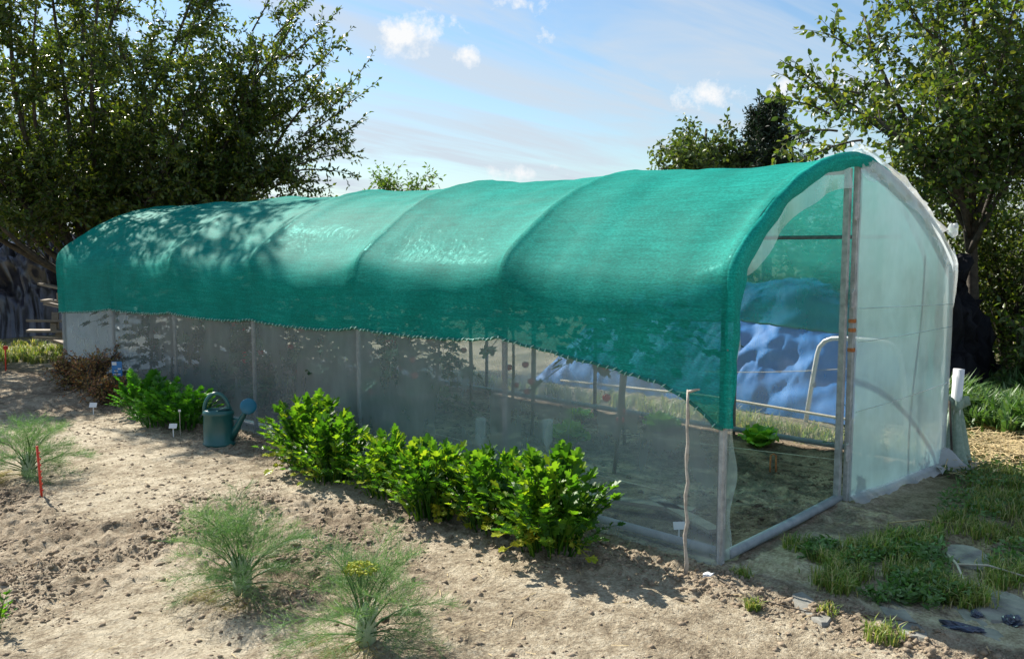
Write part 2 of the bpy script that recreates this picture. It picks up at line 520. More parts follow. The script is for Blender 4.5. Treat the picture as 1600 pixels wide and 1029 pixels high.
gx, gy = axis(.5, 5.4, .0165, 600), axis(.4, 8.6, .019, 600)
XX, YY = np.meshgrid(gx, gy, indexing='ij')
ZZ = ground_h(XX, YY)
nx, ny = XX.shape
idx = np.arange(nx * ny).reshape(nx, ny)
faces = np.stack([idx[:-1, :-1], idx[1:, :-1], idx[1:, 1:], idx[:-1, 1:]], -1).reshape(-1, 4)
gme = np_mesh('ground', np.stack([XX, YY, ZZ], -1).reshape(-1, 3), faces, M['soil'], True)
xx, yy = XX.ravel(), YY.ravel()
wob = (fbm(xx * 2.2, yy * 2.2, 90, 3) - .44) * .5
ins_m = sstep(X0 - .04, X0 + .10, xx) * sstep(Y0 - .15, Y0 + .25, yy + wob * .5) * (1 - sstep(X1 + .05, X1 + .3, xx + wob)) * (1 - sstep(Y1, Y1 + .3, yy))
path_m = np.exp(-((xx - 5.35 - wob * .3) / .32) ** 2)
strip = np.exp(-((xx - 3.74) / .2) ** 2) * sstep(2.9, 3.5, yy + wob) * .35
front = sstep(4.4, 5.2, xx + wob) * (1 - sstep(Y0 - .3, Y0 + .1, yy)) * .45  # shade before the door, painted in as darker soil
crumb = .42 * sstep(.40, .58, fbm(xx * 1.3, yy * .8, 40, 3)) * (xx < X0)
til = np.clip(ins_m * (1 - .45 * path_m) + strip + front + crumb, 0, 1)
back = np.maximum(sstep(12.6, 14, yy + wob * 2), sstep(7.3, 8.0, xx + wob))
right = sstep(5.1, 6.2, xx - (yy - 1.2) * .2 + wob * 2.2) * (1 - sstep(1.9, 2.3, yy)) * .75
moss = np.clip(np.maximum(back * .8, right), 0, 1)
moss = moss * (.45 + .9 * vnoise(xx * 3, yy * 3, 5))
for nm, arr in (('tilled', til), ('moss', np.clip(moss, 0, 1))):  # tilled also carries the shade painted before the door
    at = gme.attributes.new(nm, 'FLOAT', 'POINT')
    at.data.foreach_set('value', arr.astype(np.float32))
ground = link('ground', gme)
tag(ground, kind='structure')


# soil crumbs and clods (uncountable)
def clods(name, n, region, mat, smin, smax, label, mask_seed, dark=False):
    ico_v = np.array([(1, 0, 0), (0, 1, 0), (-1, 0, 0), (0, -1, 0), (0, 0, 1), (0, 0, -1)], float)
    fcs = np.array([(0, 1, 4), (1, 2, 4), (2, 3, 4), (3, 0, 4), (1, 0, 5), (2, 1, 5), (3, 2, 5), (0, 3, 5)])
    x = rng.uniform(region[0], region[1], n * 8)
    y = rng.uniform(region[2], region[3], n * 8)
    pr = sstep(.38, .58, fbm(x * 1.3, y * .8, mask_seed, 3)) * sstep(.32, .55, fbm(x * 3.1, y * 3.1, mask_seed + 5, 2)) + .05
    if not dark:
        pr = np.maximum(pr, .7 * np.exp(-((x - 3.74) / .2) ** 2))
        pr = pr * (1 - (x > X0 - .03))
    keep = rng.random(len(x)) < pr
    x, y = x[keep][:n], y[keep][:n]
    n = len(x)
    s = smin + (smax - smin) * rng.random(n) ** 8
    z = ground_h(x, y) - s * .05
    vv = ico_v[None] * (1 + .35 * rng.standard_normal((n, 6, 1))).clip(.5, 1.6)
    sc = np.stack([s * rng.uniform(.8, 1.5, n), s * rng.uniform(.8, 1.3, n), s * rng.uniform(.5, .9, n)], -1)
    vv = vv * sc[:, None, :]
    an = rng.uniform(0, 6.28, n)
    c, sn = np.cos(an)[:, None], np.sin(an)[:, None]
    vx = vv[..., 0] * c - vv[..., 1] * sn + x[:, None]
    vy = vv[..., 0] * sn + vv[..., 1] * c + y[:, None]
    vz = vv[..., 2] + z[:, None]
    P = np.stack([vx, vy, vz], -1).reshape(-1, 3)
    Fc = (fcs[None] + (np.arange(n) * 6)[:, None, None]).reshape(-1, 3)
    o = link(name, np_mesh(name, P, Fc, mat, False))
    return tag(o, label, 'soil', kind='stuff')


clods('soil_clods', 62000, (.6, 4.0, .4, 9.5), M['clod'], .003, .022, 'loose dry tan clods and crumbs scattered over the sunlit bare soil', 40)
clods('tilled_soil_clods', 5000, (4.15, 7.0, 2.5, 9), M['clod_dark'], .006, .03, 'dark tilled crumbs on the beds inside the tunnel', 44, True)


# ------------------------------------------------------------------ polytunnel
CTRL = [(-1.51, 0), (-1.51, .5), (-1.51, 1.0), (-1.51, 1.46), (-1.509, 1.53), (-1.492, 1.598), (-1.435, 1.668), (-1.34, 1.738), (-1.06, 1.935),
        (-.765, 2.09), (-.44, 2.20), (-.18, 2.252), (0, 2.265)]
CTRL = CTRL + [(-x, z) for x, z in CTRL[-2::-1]]
ca = np.array(CTRL)
cs = np.r_[0, np.cumsum(np.hypot(*np.diff(ca, axis=0).T))]
q_ = np.linspace(0, cs[-1], 201)
arr = np.stack([np.interp(q_, cs, ca[:, 0]), np.interp(q_, cs, ca[:, 1])], -1)
for _ in range(3):      # bent tube has no kinks
    arr[1:-1] = arr[1:-1] * .5 + (arr[:-2] + arr[2:]) * .25
seg = np.r_[0, np.cumsum(np.hypot(*np.diff(arr, axis=0).T))]
PLEN = seg[-1]


def prof_at(d):
    """point and outward normal at arc length d"""
    d = min(max(d, 0), PLEN)
    x = np.interp(d, seg, arr[:, 0])
    z = np.interp(d, seg, arr[:, 1])
    e = .03
    x2, z2 = np.interp(min(d + e, PLEN), seg, arr[:, 0]), np.interp(min(d + e, PLEN), seg, arr[:, 1])
    x1, z1 = np.interp(max(d - e, 0), seg, arr[:, 0]), np.interp(max(d - e, 0), seg, arr[:, 1])
    tx, tz = x2 - x1, z2 - z1
    L = math.hypot(tx, tz)
    return XM + x, z, -tz / L, tx / L


def len_at_height(z):
    """arc length on the near side at height z (below the crown)"""
    half = len(arr) // 2
    return float(np.interp(z, arr[:half, 1], seg[:half]))


D_SH = len_at_height(1.56)


def sag(y, d):
    """how far the covers drop between the hoops: most at the shoulder, little at the ridge"""
    u = (y - Y0) / SP
    b = int(min(max(math.floor(u), 0), NB - 1))
    f = u - b
    if f < 0 or f > 1 or u > NB:
        return 0
    s = (4 * f * (1 - f)) ** .56 * (1 + .35 * (.5 - f))
    near = d if d < PLEN / 2 else PLEN - d
    if near < D_SH:
        wt = .135 * (near / D_SH) ** 3
    else:
        wt = .045 + .09 * math.exp(-((near - D_SH) / .5) ** 2)
    return s * wt * (1.0, .9, 1.05, .95, .8, .7)[b]


def cover_point(y, d, off, wr=1.0):
    x, z, nx_, nz_ = prof_at(d)
    o = off + wr * .005 * (float(vnoise(y * 3.1, d * 1.2, 8)) - .5) * 2 + wr * .0022 * (float(vnoise(y * 1.6, d * 15, 28)) - .5) * 2
    o += wr * .004 * (float(vnoise(y * 9, d * 2.0, 18)) - .5) * 2
    return (x + nx_ * o, y, z + nz_ * o - sag(y, d))


tunnel = empty('polytunnel', (XM, (Y0 + Y1) / 2, 0), 0,
               'long clear plastic polytunnel with steel hoops beneath a green shade net', 'polytunnel')


def tpart(mb, name, mat, smooth=True, parent=tunnel):
    """mesh given in world coordinates -> child of a thing"""
    o = mb.build(name, mat, parent, smooth)
    w_ = V((0, 0, 0))
    q = parent
    while q is not None:
        w_ += q.location
        q = q.parent
    o.location = -w_
    return o


# hoops
for i in range(NB + 1):
    y = Y0 + i * SP
    pts = []
    for d in np.linspace(0, PLEN, 56):
        x, z, nx_, nz_ = prof_at(d)
        pts.append((x - nx_ * .012, y, z - nz_ * .012 - (.05 if d in (0, PLEN) else 0)))
    tpart(MB().tube(pts, .019, 8), 'hoop', M['steel'])
# purlins along the shoulders and ridge, and base rails
for dd, inn in ((PLEN - len_at_height(1.90), .15), (PLEN / 2, .085)):
    x, z, nx_, nz_ = prof_at(dd)
    tpart(MB().tube([(x - nx_ * inn, Y0 + .03, z - nz_ * inn), (x - nx_ * inn, Y1, z - nz_ * inn)], .015, 8), 'purlin', M['steel'])
tpart(MB().tube([(X0 + .06, Y0 + .03, .045), (X0 + .06, Y1, .045)], .024, 10), 'base_rail', M['greypipe'])
tpart(MB().tube([(X1 - .05, Y0 + .03, .05), (X1 - .05, Y1, .05)], .024, 10), 'base_rail', M['greypipe'])
tpart(MB().tube([(X0 + .07, Y0 - .02, .04), (4.8, Y0 - .01, .035), (XM + .02, Y0 + .0, .04)], .029, 12), 'threshold_tube', M['greypipe'])
# polythene cover: one sheet foot to foot
ny_, nd_ = NB * 14, 110
pmb = MB()


def rows_y(lo, hi, k):
    """row positions: one on every hoop, closer together beside the hoops"""
    out = [lo]
    for b in range(NB):
        out += [Y0 + SP * (b + .5 - .5 * math.cos(math.pi * i / k) * .7 - .15 * (1 - 2 * i / k)) for i in range(k)]
    return out + [Y1, hi]


PY = rows_y(Y0 - .02, Y1 + .02, 18)


def pol(u, v):
    y = PY[int(round(u * (len(PY) - 1)))]
    d = v * PLEN
    p_ = cover_point(y, d, .012, 1.0)
    # foot of the sheet is tucked into the soil and puckers there
    k_ = max(0, .12 - min(d, PLEN - d)) / .12
    if d < PLEN / 2:
        p_ = (p_[0] - k_ * (.035 + .03 * (float(vnoise(y * 7, 3, 4)) - .5)), p_[1], p_[2] - k_ * .02)
    return p_


pmb.grid(pol, len(PY) - 1, nd_)
tpart(pmb, 'polythene_cover', M['poly'])
# far end sheet
emb = MB()


def endp(u, v):
    d = v * PLEN
    x, z, nx_, nz_ = prof_at(d)
    return (XM + (x - XM) * u, Y1 + .03 + .03 * math.sin(9 * x) * u * (1 - u), .0 + z * u)


emb.grid(endp, 6, 50)
tpart(emb, 'end_sheet', M['poly_door'])
# folded-in strip of sheet round the near half of the doorway
fs = MB()
L_in = np.linspace(0.02, PLEN / 2 - .02, 60)
vs, fc = [], []
for i, d in enumerate(L_in):
    x, z, nx_, nz_ = prof_at(d)
    wd = .07 + .015 * math.sin(d * 6) + .015 * math.sin(d * 17) + (.02 if d < 1.2 else 0)
    if d > 1.75:
        wd = .19
    elif d > 1.3:
        wd += (.19 - wd) * (d - 1.3) / .45
    for k_, wv in enumerate((0, .5, 1)):
        vs.append((x - nx_ * wd * wv, Y0 - .028 - .018 * math.sin(d * 9 + wv * 3) * wv, z - nz_ * wd * wv))
for i in range(len(L_in) - 1):
    for k_ in range(2):
        fc.append((i * 3 + k_, i * 3 + 3 + k_, i * 3 + 4 + k_, i * 3 + 1 + k_))
fs.add(vs, fc)
tpart(fs, 'doorway_flap', M['poly_flap'])
# timber/steel jamb at the near corner
tpart(MB().box((X0 + .005, Y0 - .012, .58), (.03, .03, 1.2)), 'jamb', M['rusty'], False)
tpart(MB().tube([(X0 + .03, Y0 - .05, 1.16), (X0 - .04, Y0 - .05, 1.165)], .004, 6).tube([(X0 + .0, Y0 - .055, 1.17), (X0 + .01, Y0 - .06, 1.08), (X0 + .0, Y0 - .05, .98)], .003, 6), 'tie_wire', M['steel'])
# door post in the middle
zt = 2.2
tpart(MB().box((XM - .005, Y0, zt / 2), (.042, .036, zt)), 'door_post', M['rusty'], False)

# half door, swung a few degrees outward on the centre post
HX, HY = XM + .055, Y0 - .035
door = empty('door', (HX - XM, HY - (Y0 + Y1) / 2, 0), R(-5.5))
door.parent = tunnel
door['label'] = 'cloudy polythene half door with a rounded top'
DW = 1.47


def door_outline(n=34):
    c_ = np.array([(DW, .03), (DW, .6), (DW, 1.2), (DW, 1.52), (DW - .012, 1.60), (DW - .06, 1.66), (1.2, 1.825), (.9, 1.995), (.55, 2.145), (.25, 2.24), (0, 2.28)])
    return [tuple(p_) for p_ in c_]


do = door_outline()


def dpart(mb, name, mat, smooth=True):
    return mb.build(name, mat, door, smooth)


dpart(MB().box((0, 0, 1.145), (.036, .03, 2.25)), 'hinge_stile', M['rusty'], False)
dpart(MB().tube([(x, 0, z) for x, z in do], .015, 8), 'outer_stile', M['steel'])
dpart(MB().tube([(0.02, 0, .05), (DW, 0, .05)], .015, 8), 'bottom_rail', M['greypipe'])
dmb = MB()
rows = 26
oz = np.array([p_[1] for p_ in do])
ox = np.array([p_[0] for p_ in do])


def dsheet(u, v):
    z = .02 + u * 2.25
    xm = DW if z < 1.52 else float(np.interp(z, oz[3:], ox[3:]))
    x = v * xm
    return (x, -.022 - .010 * math.sin(z * 4 + x * 3) * math.sin(math.pi * v) + .008 * (float(vnoise(x * 5, z * 3, 3)) - .5), z)


dmb.grid(dsheet, 40, 22)
dpart(dmb, 'door_sheet', M['poly_door'])
# loose crumpled margin outside the frame
def margin(fn_w, seed, yoff, i0=3, i1=None, crumple=.03):
    mbx = MB()
    pts = do[i0:i1]
    # resample
    P = np.array(pts)
    sl = np.r_[0, np.cumsum(np.hypot(*np.diff(P, axis=0).T))]
    nn = 60
    vs_, fc_ = [], []
    for i in range(nn + 1):
        s = sl[-1] * i / nn
        x, z = np.interp(s, sl, P[:, 0]), np.interp(s, sl, P[:, 1])
        x2, z2 = np.interp(min(s + .03, sl[-1]), sl, P[:, 0]), np.interp(min(s + .03, sl[-1]), sl, P[:, 1])
        x1, z1 = np.interp(max(s - .03, 0), sl, P[:, 0]), np.interp(max(s - .03, 0), sl, P[:, 1])
        tx, tz = x2 - x1, z2 - z1
        L = math.hypot(tx, tz) or 1
        nx_, nz_ = tz / L, -tx / L
        wd = fn_w(s / sl[-1]) * (.7 + .6 * float(vnoise(s * 5, seed, seed)))
        for q in range(5):
            f = q / 4
            cr = crumple * (float(vnoise(s * 11, q * 1.3 + seed, seed + 1)) - .5) * 2
            vs_.append((x + nx_ * (wd * f + cr * .4 * f), yoff + cr * (0.3 + f), z + nz_ * wd * f + cr * .5 * f))
    for i in range(nn):
        for q in range(4):
            a_ = i * 5 + q
            fc_.append((a_, a_ + 5, a_ + 6, a_ + 1))
    return mbx.add(vs_, fc_)


dpart(margin(lambda s: .075, 5, .01, 3, None, .045), 'loose_margin', M['poly_flap'])
dpart(margin(lambda s: .085, 15, .045, 0, 5, .03), 'loose_margin', M['poly_flap'])
dpart(margin(lambda s: -.11, 25, -.03, 3, None, .012), 'folded_margin', M['poly_flap'])
# crumpled knot of sheet at the top and at the shoulder
for (cx_, cz_, sx_, sz_, sd) in [(.03, 2.29, .07, .035, 1), (DW + .06, 1.46, .045, .2, 2), (DW + .05, 1.83, .03, .05, 3)]:
    kb = MB()

    def kn(u, v, cx_=cx_, cz_=cz_, sx_=sx_, sz_=sz_, sd=sd):
        th, ph_ = u * 2 * math.pi, v * math.pi
        r_ = 1 + .5 * (float(vnoise(u * 9, v * 6, sd)) - .5)
        return (cx_ + sx_ * r_ * math.cos(th) * math.sin(ph_), .02 + .04 * r_ * math.sin(th) * math.sin(ph_), cz_ + sz_ * r_ * math.cos(ph_))
    kb.grid(kn, 18, 12)
    dpart(kb, 'bunched_sheet', M['poly_flap'])
# trailing strip of sheet along the bottom
tb = MB()
tb.grid(lambda u, v: (u * (DW + .03), -.03 - .06 * v - .02 * math.sin(u * 11) * v - .01 * math.sin(u * 23) * v, .06 - .055 * v + .012 * math.sin(u * 17) * v), 40, 5)
dpart(tb, 'trailing_hem', M['poly_flap'])
for tz, sl_ in ((1.30, -.03), (1.08, .02), (.62, .05)):
    dpart(MB().tube([(.03, -.034, tz), (.5, -.034, tz + sl_ * .2 - .004), (DW - .02, -.03, tz + sl_)], .0035, 5), 'bracing_string', M['poly_flap'])
for hz_ in (1.93, 1.36, .35):
    hb = MB().tube([(-.03, -.012, hz_ - .06), (-.03, -.012, hz_ + .06)], .011, 8).box((-.045, -.02, hz_), (.03, .006, .1)).box((-.012, -.02, hz_), (.03, .006, .1))
    dpart(hb, 'hinge', M['rusty'], False)
for hz_ in (1.22, 1.16, 1.03):
    dpart(MB().tube([(0, 0, hz_ - .012), (0, 0, hz_ + .012)], [.026, .026], 8), 'rust_band', M['rust'], False)

# ---- shade net over the tunnel
net = empty('shade_net', (XM, (Y0 + Y1) / 2, 1.0), 0, 'green knitted shade net draped over the top of the tunnel', 'shade net')
HEM = [(2.25, .745), (2.338, .752), (2.478, .872), (2.686, .973), (3.089, 1.045), (3.595, 1.10), (3.981, 1.119), (5.588, 1.077),
       (7.2, 1.052), (8.85, 1.027), (10.47, .982), (12.1, .862)]
hy, hz = [a for a, _ in HEM], [b for _, b in HEM]
nmb = MB()
YA, YB = Y0 - .04, Y1 + .05
# foreshorten: more rows near the hoops
NYS = rows_y(YA, YB, 22)


def net_pt(u, v, off=.03):
    y = NYS[int(round(u * (len(NYS) - 1)))]
    d0 = len_at_height(float(np.interp(y, hy, hz)))
    d1 = PLEN - len_at_height(1.03 + .02 * math.sin(y * 2))
    d = d0 + v * (d1 - d0)
    x, yy_, z = cover_point(min(max(y, Y0), Y1), d, off, 2.0)
    # pleats that run out from the corners
    return (x, y, z)


nmb.grid(net_pt, len(NYS) - 1, 120)
tpart(nmb, 'net_sheet', M['net'], True, net)
# doubled lip of the net folded round the front hoop
lip = MB()
vs, fc = [], []
d0 = len_at_height(.752)
LN = 90
for i in range(LN + 1):
    d = d0 + (PLEN - 2 * d0 + .2) * i / LN
    x, z, nx_, nz_ = prof_at(d)
    q = min(1, (d - d0) / .5)
    wd = .012 + (.052 + .05 * math.exp(-((d - len_at_height(1.6)) / .3) ** 2)) * q + .008 * math.sin(d * 13)
    for k_, (o_, yo) in enumerate(((.034, -.035), (.036, -.06), (.012, -.075), (-wd * .5, -.07), (-wd, -.055))):
        vs.append((x + nx_ * o_, Y0 + yo + .006 * math.sin(d * 21 + k_), z + nz_ * o_))
for i in range(LN):
    for k_ in range(4):
        a_ = i * 5 + k_
        fc.append((a_, a_ + 5, a_ + 6, a_ + 1))
lip.add(vs, fc)
tpart(lip, 'front_lip', M['net_lip'], True, net)
# corded hem with pale loops on both long sides
for side in (0, 1):
    pts = []
    for y in np.linspace(Y0 - .03, Y1 + .03, 240):
        zz_ = float(np.interp(y, hy, hz)) if side == 0 else 1.03 + .02 * math.sin(y * 2)
        d = len_at_height(zz_)
        pt = cover_point(y, d if side == 0 else PLEN - d, .036, 1.6)
        pts.append((pt[0], y, pt[2] + .004 * math.sin(y * 40)))
    tpart(MB().tube(pts, .009, 6), 'hem_cord', M['cord'], True, net)
    if side == 0:
        lp = MB()
        y, last = Y0 + .02, 0
        P = np.array(pts)
        while y < Y1:
            px, pz = np.interp(y, P[:, 1], P[:, 0]), np.interp(y, P[:, 1], P[:, 2])
            tl_ = rnd.uniform(-.02, .02)
            lp.tube([(px - .008, y - .010 + tl_ * .5, pz + .013), (px - .014, y, pz + .0), (px - .008, y + .010 - tl_ * .5, pz - .014)], [.002, .0045, .002], 5)
            y += rnd.uniform(.038, .066)
        tpart(lp, 'hem_loops', M['loop'], True, net)['kind'] = 'stuff'

# ------------------------------------------------------------------ trees
def unit(v):
    v = np.asarray(v, float)
    n = np.linalg.norm(v)
    return v / n if n > 1e-9 else np.array([0, 0, 1.])


def leaf_cloud(P, D, S, width=.5, droop=.15, fold=.18, updown=.5, shape='diamond'):
    """P points, D axis directions, S lengths -> verts, tri faces"""
    n = len(P)
    D = D / np.linalg.norm(D, axis=1, keepdims=True)
    N = rng.standard_normal((n, 3)) * .8
    N[:, 2] += updown
    W = np.cross(D, N)
    W /= np.linalg.norm(W, axis=1, keepdims=True) + 1e-9
    Nn = np.cross(W, D)
    S = S[:, None]
    base = P
    if shape == 'diamond':
        mid = P + D * S * .48 - Nn * S * fold * .5
        l_ = P + D * S * .45 + W * S * width * .5 + Nn * S * fold * .3
        r_ = P + D * S * .45 - W * S * width * .5 + Nn * S * fold * .3
        tip = P + D * S - Nn * S * droop
        VV = np.stack([base, l_, tip, r_], 1).reshape(-1, 3)
        b = (np.arange(n) * 4)[:, None]
        Fc = np.concatenate([b + np.array([[0, 2, 1]]), b + np.array([[0, 3, 2]])], 1).reshape(-1, 3)
    else:
        l1 = P + D * S * .25 + W * S * width * .42 + Nn * S * fold * .25
        r1 = P + D * S * .25 - W * S * width * .42 + Nn * S * fold * .25
        l2 = P + D * S * .65 + W * S * width * .46 + Nn * S * fold * .2
        r2 = P + D * S * .65 - W * S * width * .46 + Nn * S * fold * .2
        mid = P + D * S * .5 - Nn * S * fold * .15
        tip = P + D * S - Nn * S * droop
        VV = np.stack([base, l1, l2, tip, r2, r1, mid], 1).reshape(-1, 3)
        b = (np.arange(n) * 7)[:, None]
        Fc = np.concatenate([b + np.array([[0, 6, 1]]), b + np.array([[1, 6, 2]]), b + np.array([[2, 6, 3]]),
                             b + np.array([[3, 6, 4]]), b + np.array([[4, 6, 5]]), b + np.array([[5, 6, 0]])], 1).reshape(-1, 3)
    return VV, Fc


class Tree:
    def __init__(self, seed):
        self.r = np.random.default_rng(seed)
        self.wood = MB()
        self.P, self.D, self.S = [], [], []

    def curve(self, a, b, bow, n, wig):
        a, b = np.asarray(a, float), np.asarray(b, float)
        L = np.linalg.norm(b - a)
        pts = []
        off = np.cumsum(self.r.standard_normal((n + 1, 3)), 0) * wig * L / n ** .5
        for i in range(n + 1):
            t_ = i / n
            p_ = a * (1 - t_) + b * t_ + np.asarray(bow) * (4 * t_ * (1 - t_)) * L + off[i] * t_ * (1 - t_ * .6)
            pts.append(p_)
        return np.array(pts)

    def leaves(self, pts, spacing, size, spread, start=0.0):
        sl = np.r_[0, np.cumsum(np.linalg.norm(np.diff(pts, axis=0), axis=1))]
        n = max(2, int(sl[-1] * (1 - start) / spacing))
        s = sl[-1] * (start + (1 - start) * (np.arange(n) + self.r.random(n) * .8) / n)
        P = np.stack([np.interp(s, sl, pts[:, k]) for k in range(3)], -1)
        tg = unit(pts[-1] - pts[0])
        D = tg * .6 + self.r.standard_normal((n, 3)) * spread
        D[:, 2] -= .12
        self.P.append(P + D / np.linalg.norm(D, axis=1, keepdims=True) * .01)
        self.D.append(D)
        self.S.append(size * self.r.uniform(.65, 1.2, n))

    def limb(self, a, b, r0, bow=(0, 0, 0), nb=12, bl=1.4, nt=8, tl=.5, sp=.035, size=.075, up=.3, wig=.05, t0=.22, spread=.7, keep=None):
        pts = self.curve(a, b, bow, 9, wig)
        self.wood.tube(pts, list(np.linspace(r0, .012, len(pts))), 6)
        L = np.linalg.norm(pts[-1] - pts[0])
        for i in range(nb):
            t_ = t0 + (1 - t0) * (i + self.r.random()) / nb
            q = t_ * (len(pts) - 1)
            j = min(int(q), len(pts) - 2)
            p_ = pts[j] + (pts[j + 1] - pts[j]) * (q - j)
            tg = unit(pts[j + 1] - pts[j])
            d = unit(tg * .55 + self.r.standard_normal(3) * .75 + np.array([0, 0, up]))
            l_ = bl * self.r.uniform(.55, 1.15) * (1.15 - .6 * t_)
            e = p_ + d * l_
            if keep is not None and not keep(e):
                continue
            bp_ = self.curve(p_, e, self.r.standard_normal(3) * .06, 5, .06)
            self.wood.tube(bp_, list(np.linspace(max(.008, r0 * .3 * (1 - t_ * .5)), .004, len(bp_))), 4, False)
            self.leaves(bp_, sp * 1.1, size, spread, .35)
            for k_ in range(nt):
                u = .2 + .8 * (k_ + self.r.random()) / nt
                q2 = u * (len(bp_) - 1)
                j2 = min(int(q2), len(bp_) - 2)
                p2 = bp_[j2] + (bp_[j2 + 1] - bp_[j2]) * (q2 - j2)
                d2 = unit(d * .5 + self.r.standard_normal(3) * .75 + np.array([0, 0, up * .6]))
                l2 = tl * self.r.uniform(.5, 1.2)
                e2 = p2 + d2 * l2
                if keep is not None and not keep(e2):
                    continue
                tp = self.curve(p2, e2, self.r.standard_normal(3) * .05, 3, .05)
                self.wood.tube(tp, [.004, .0035, .003, .0015], 3, False)
                self.leaves(tp, sp, size, spread)
        self.leaves(pts, sp, size, spread, .75)

    def shoot(self, a, b, bow, size=.075, sp=.03, side=5, sl=.35, r0=.014):
        """long leafy shoot that stands out of the crown"""
        pts = self.curve(a, b, bow, 8, .03)
        self.wood.tube(pts, list(np.linspace(r0, .003, len(pts))), 5, False)
        self.leaves(pts, sp, size, .6, .12)
        for i in range(side):
            u = .25 + .65 * (i + self.r.random()) / side
            j = min(int(u * 8), 7)
            p_ = pts[j]
            d = unit(unit(b - np.asarray(a)) * .8 + self.r.standard_normal(3) * .5 + np.array([0, 0, .2]))
            tp = self.curve(p_, p_ + d * sl * self.r.uniform(.5, 1.3), (0, 0, .03), 3, .04)
            self.wood.tube(tp, [.005, .004, .003, .002], 3, False)
            self.leaves(tp, sp, size, .6)

    def build(self, name, label, cat, base, leafmat, width=.5, shape='diamond', group=None, barkmat=None):
        root = empty(name, base, 0, label, cat, group)
        o = self.wood.build('trunk', barkmat or M['bark'], root, True)
        o.location = -V(base)
        P, D, S = np.concatenate(self.P), np.concatenate(self.D), np.concatenate(self.S)
        VV, Fc = leaf_cloud(P - np.array(base), D, S, width, shape=shape)
        c = link('crown', np_mesh('crown', VV, Fc, leafmat), root)
        c['kind'] = 'stuff'
        return root, len(P)


stats = []
# big dark plum at the far end of the tunnel
T = Tree(3)
B = np.array([5.7, 15.3, 0.0])
fork = B + np.array([-.05, -.05, 1.0])
T.wood.tube([B - [0, 0, .1], B + [0.02, 0, .5], fork], [.19, .15, .14], 10)


def not_in_tunnel(p_):
    return p_[2] > 1.95 and not (X0 - .3 < p_[0] < X1 + .3 and p_[1] < Y1 + .3 and p_[2] < 2.75)


limb_ends = [(7.5, 12.5, 3.6), (7.9, 12.7, 4.1), (7.2, 12.7, 4.7), (7.1, 12.6, 3.3), (7.8, 12.4, 3.0), (7.6, 13.0, 5.2), (8.3, 12.1, 3.3), (8.2, 12.3, 4.6), (7.6, 12.2, 5.4), (6.7, 13.0, 6.4), (5.6, 13.6, 6.9), (4.9, 13.3, 6.3), (4.0, 13.6, 6.4), 
             (2.5, 14.6, 4.7), (3.0, 13.4, 3.8), (4.1, 12.9, 4.9), (5.2, 12.7, 4.4), (6.4, 12.4, 4.2), (7.3, 13.2, 2.9), (6.0, 13.0, 3.1), (4.6, 13.6, 3.1), (3.4, 14.3, 3.2), (2.6, 15.6, 3.5),
             (7.6, 15.0, 6.0), (8.4, 14.2, 4.7), (8.5, 15.2, 3.3), (6.3, 16.8, 6.4), (4.3, 16.6, 6.6), (2.6, 16.5, 5.2), (5.4, 18.0, 4.6), (7.5, 17.2, 4.6), (3.5, 17.6, 3.6),
             (5.5, 15.0, 7.2), (6.8, 15.4, 6.9)]
for i, e in enumerate(limb_ends):
    e = np.array(e)
    T.limb(fork + T.r.standard_normal(3) * .06, e, .05 + .012 * T.r.random(), T.r.standard_normal(3) * .05 + np.array([0, 0, -.04]), nb=21, bl=1.1, nt=11, tl=.45, sp=.024, size=.088, up=.2, t0=.16, keep=not_in_tunnel)
# shoots standing out to the right against the sky
for a_, b_, bw in [((7.7, 12.0, 3.5), (8.6, 11.35, 4.85), (0, 0, -.05)), ((7.6, 12.1, 3.4), (8.75, 11.5, 4.45), (0, 0, -.04)), ((7.5, 12.2, 4.2), (8.25, 11.4, 5.1), (0, 0, -.05)),
                   ((7.4, 12.1, 4.6), (8.0, 11.4, 5.35), (0, 0, -.03)), ((7.2, 12.0, 4.9), (7.6, 11.5, 5.5), (0, 0, 0)), ((7.6, 12.1, 3.0), (8.45, 11.45, 3.25), (0, 0, .05)),
                   ((7.5, 12.0, 2.9), (8.3, 11.4, 2.85), (0, 0, .06)), ((7.6, 12.0, 3.1), (8.5, 11.5, 3.75), (0, 0, .0)), ((7.0, 12.3, 5.0), (7.3, 11.9, 5.9), (0, 0, 0))]:
    T.shoot(np.array(a_), np.array(b_), bw, .085, .028)
root, n_ = T.build('plum_tree', 'big dark bushy tree overhanging the far end of the tunnel', 'tree', tuple(B), M['treeL'], .5)
stats.append(('treeL', n_))

# lighter tree to the right behind the doorway, two stems, and its neighbour
T = Tree(14)
B = np.array([11.7, 3.3, 0.0])
fork = B + np.array([-.12, .05, 2.1])
T.wood.tube([B - [0, 0, .1], B + [.03, .02, 1.0], fork, fork + [-.05, .02, 1.0]], [.085, .07, .06, .05], 8)
ends = [(9.9, 3.9, 3.2), (10.2, 3.7, 4.4), (10.5, 3.2, 5.2), (11.2, 3.0, 5.6), (11.6, 2.4, 5.2), (10.6, 2.7, 4.4), (10.1, 3.4, 3.5), (10.4, 3.6, 2.7),
        (11.0, 2.2, 3.9), (11.2, 2.6, 3.0), (12.4, 3.0, 5.0), (12.6, 4.2, 4.6), (11.4, 4.6, 4.8), (10.6, 4.8, 3.7), (12.2, 2.2, 3.6), (10.6, 3.1, 3.2), (11.0, 3.9, 5.6)]
for e in ends:
    st = fork + np.array([0, 0, T.r.uniform(-.5, .9)])
    T.limb(st, np.array(e), .038, T.r.standard_normal(3) * .05 + np.array([0, 0, .03]), nb=14, bl=.8, nt=8, tl=.42, sp=.044, size=.076, up=.12, t0=.2)
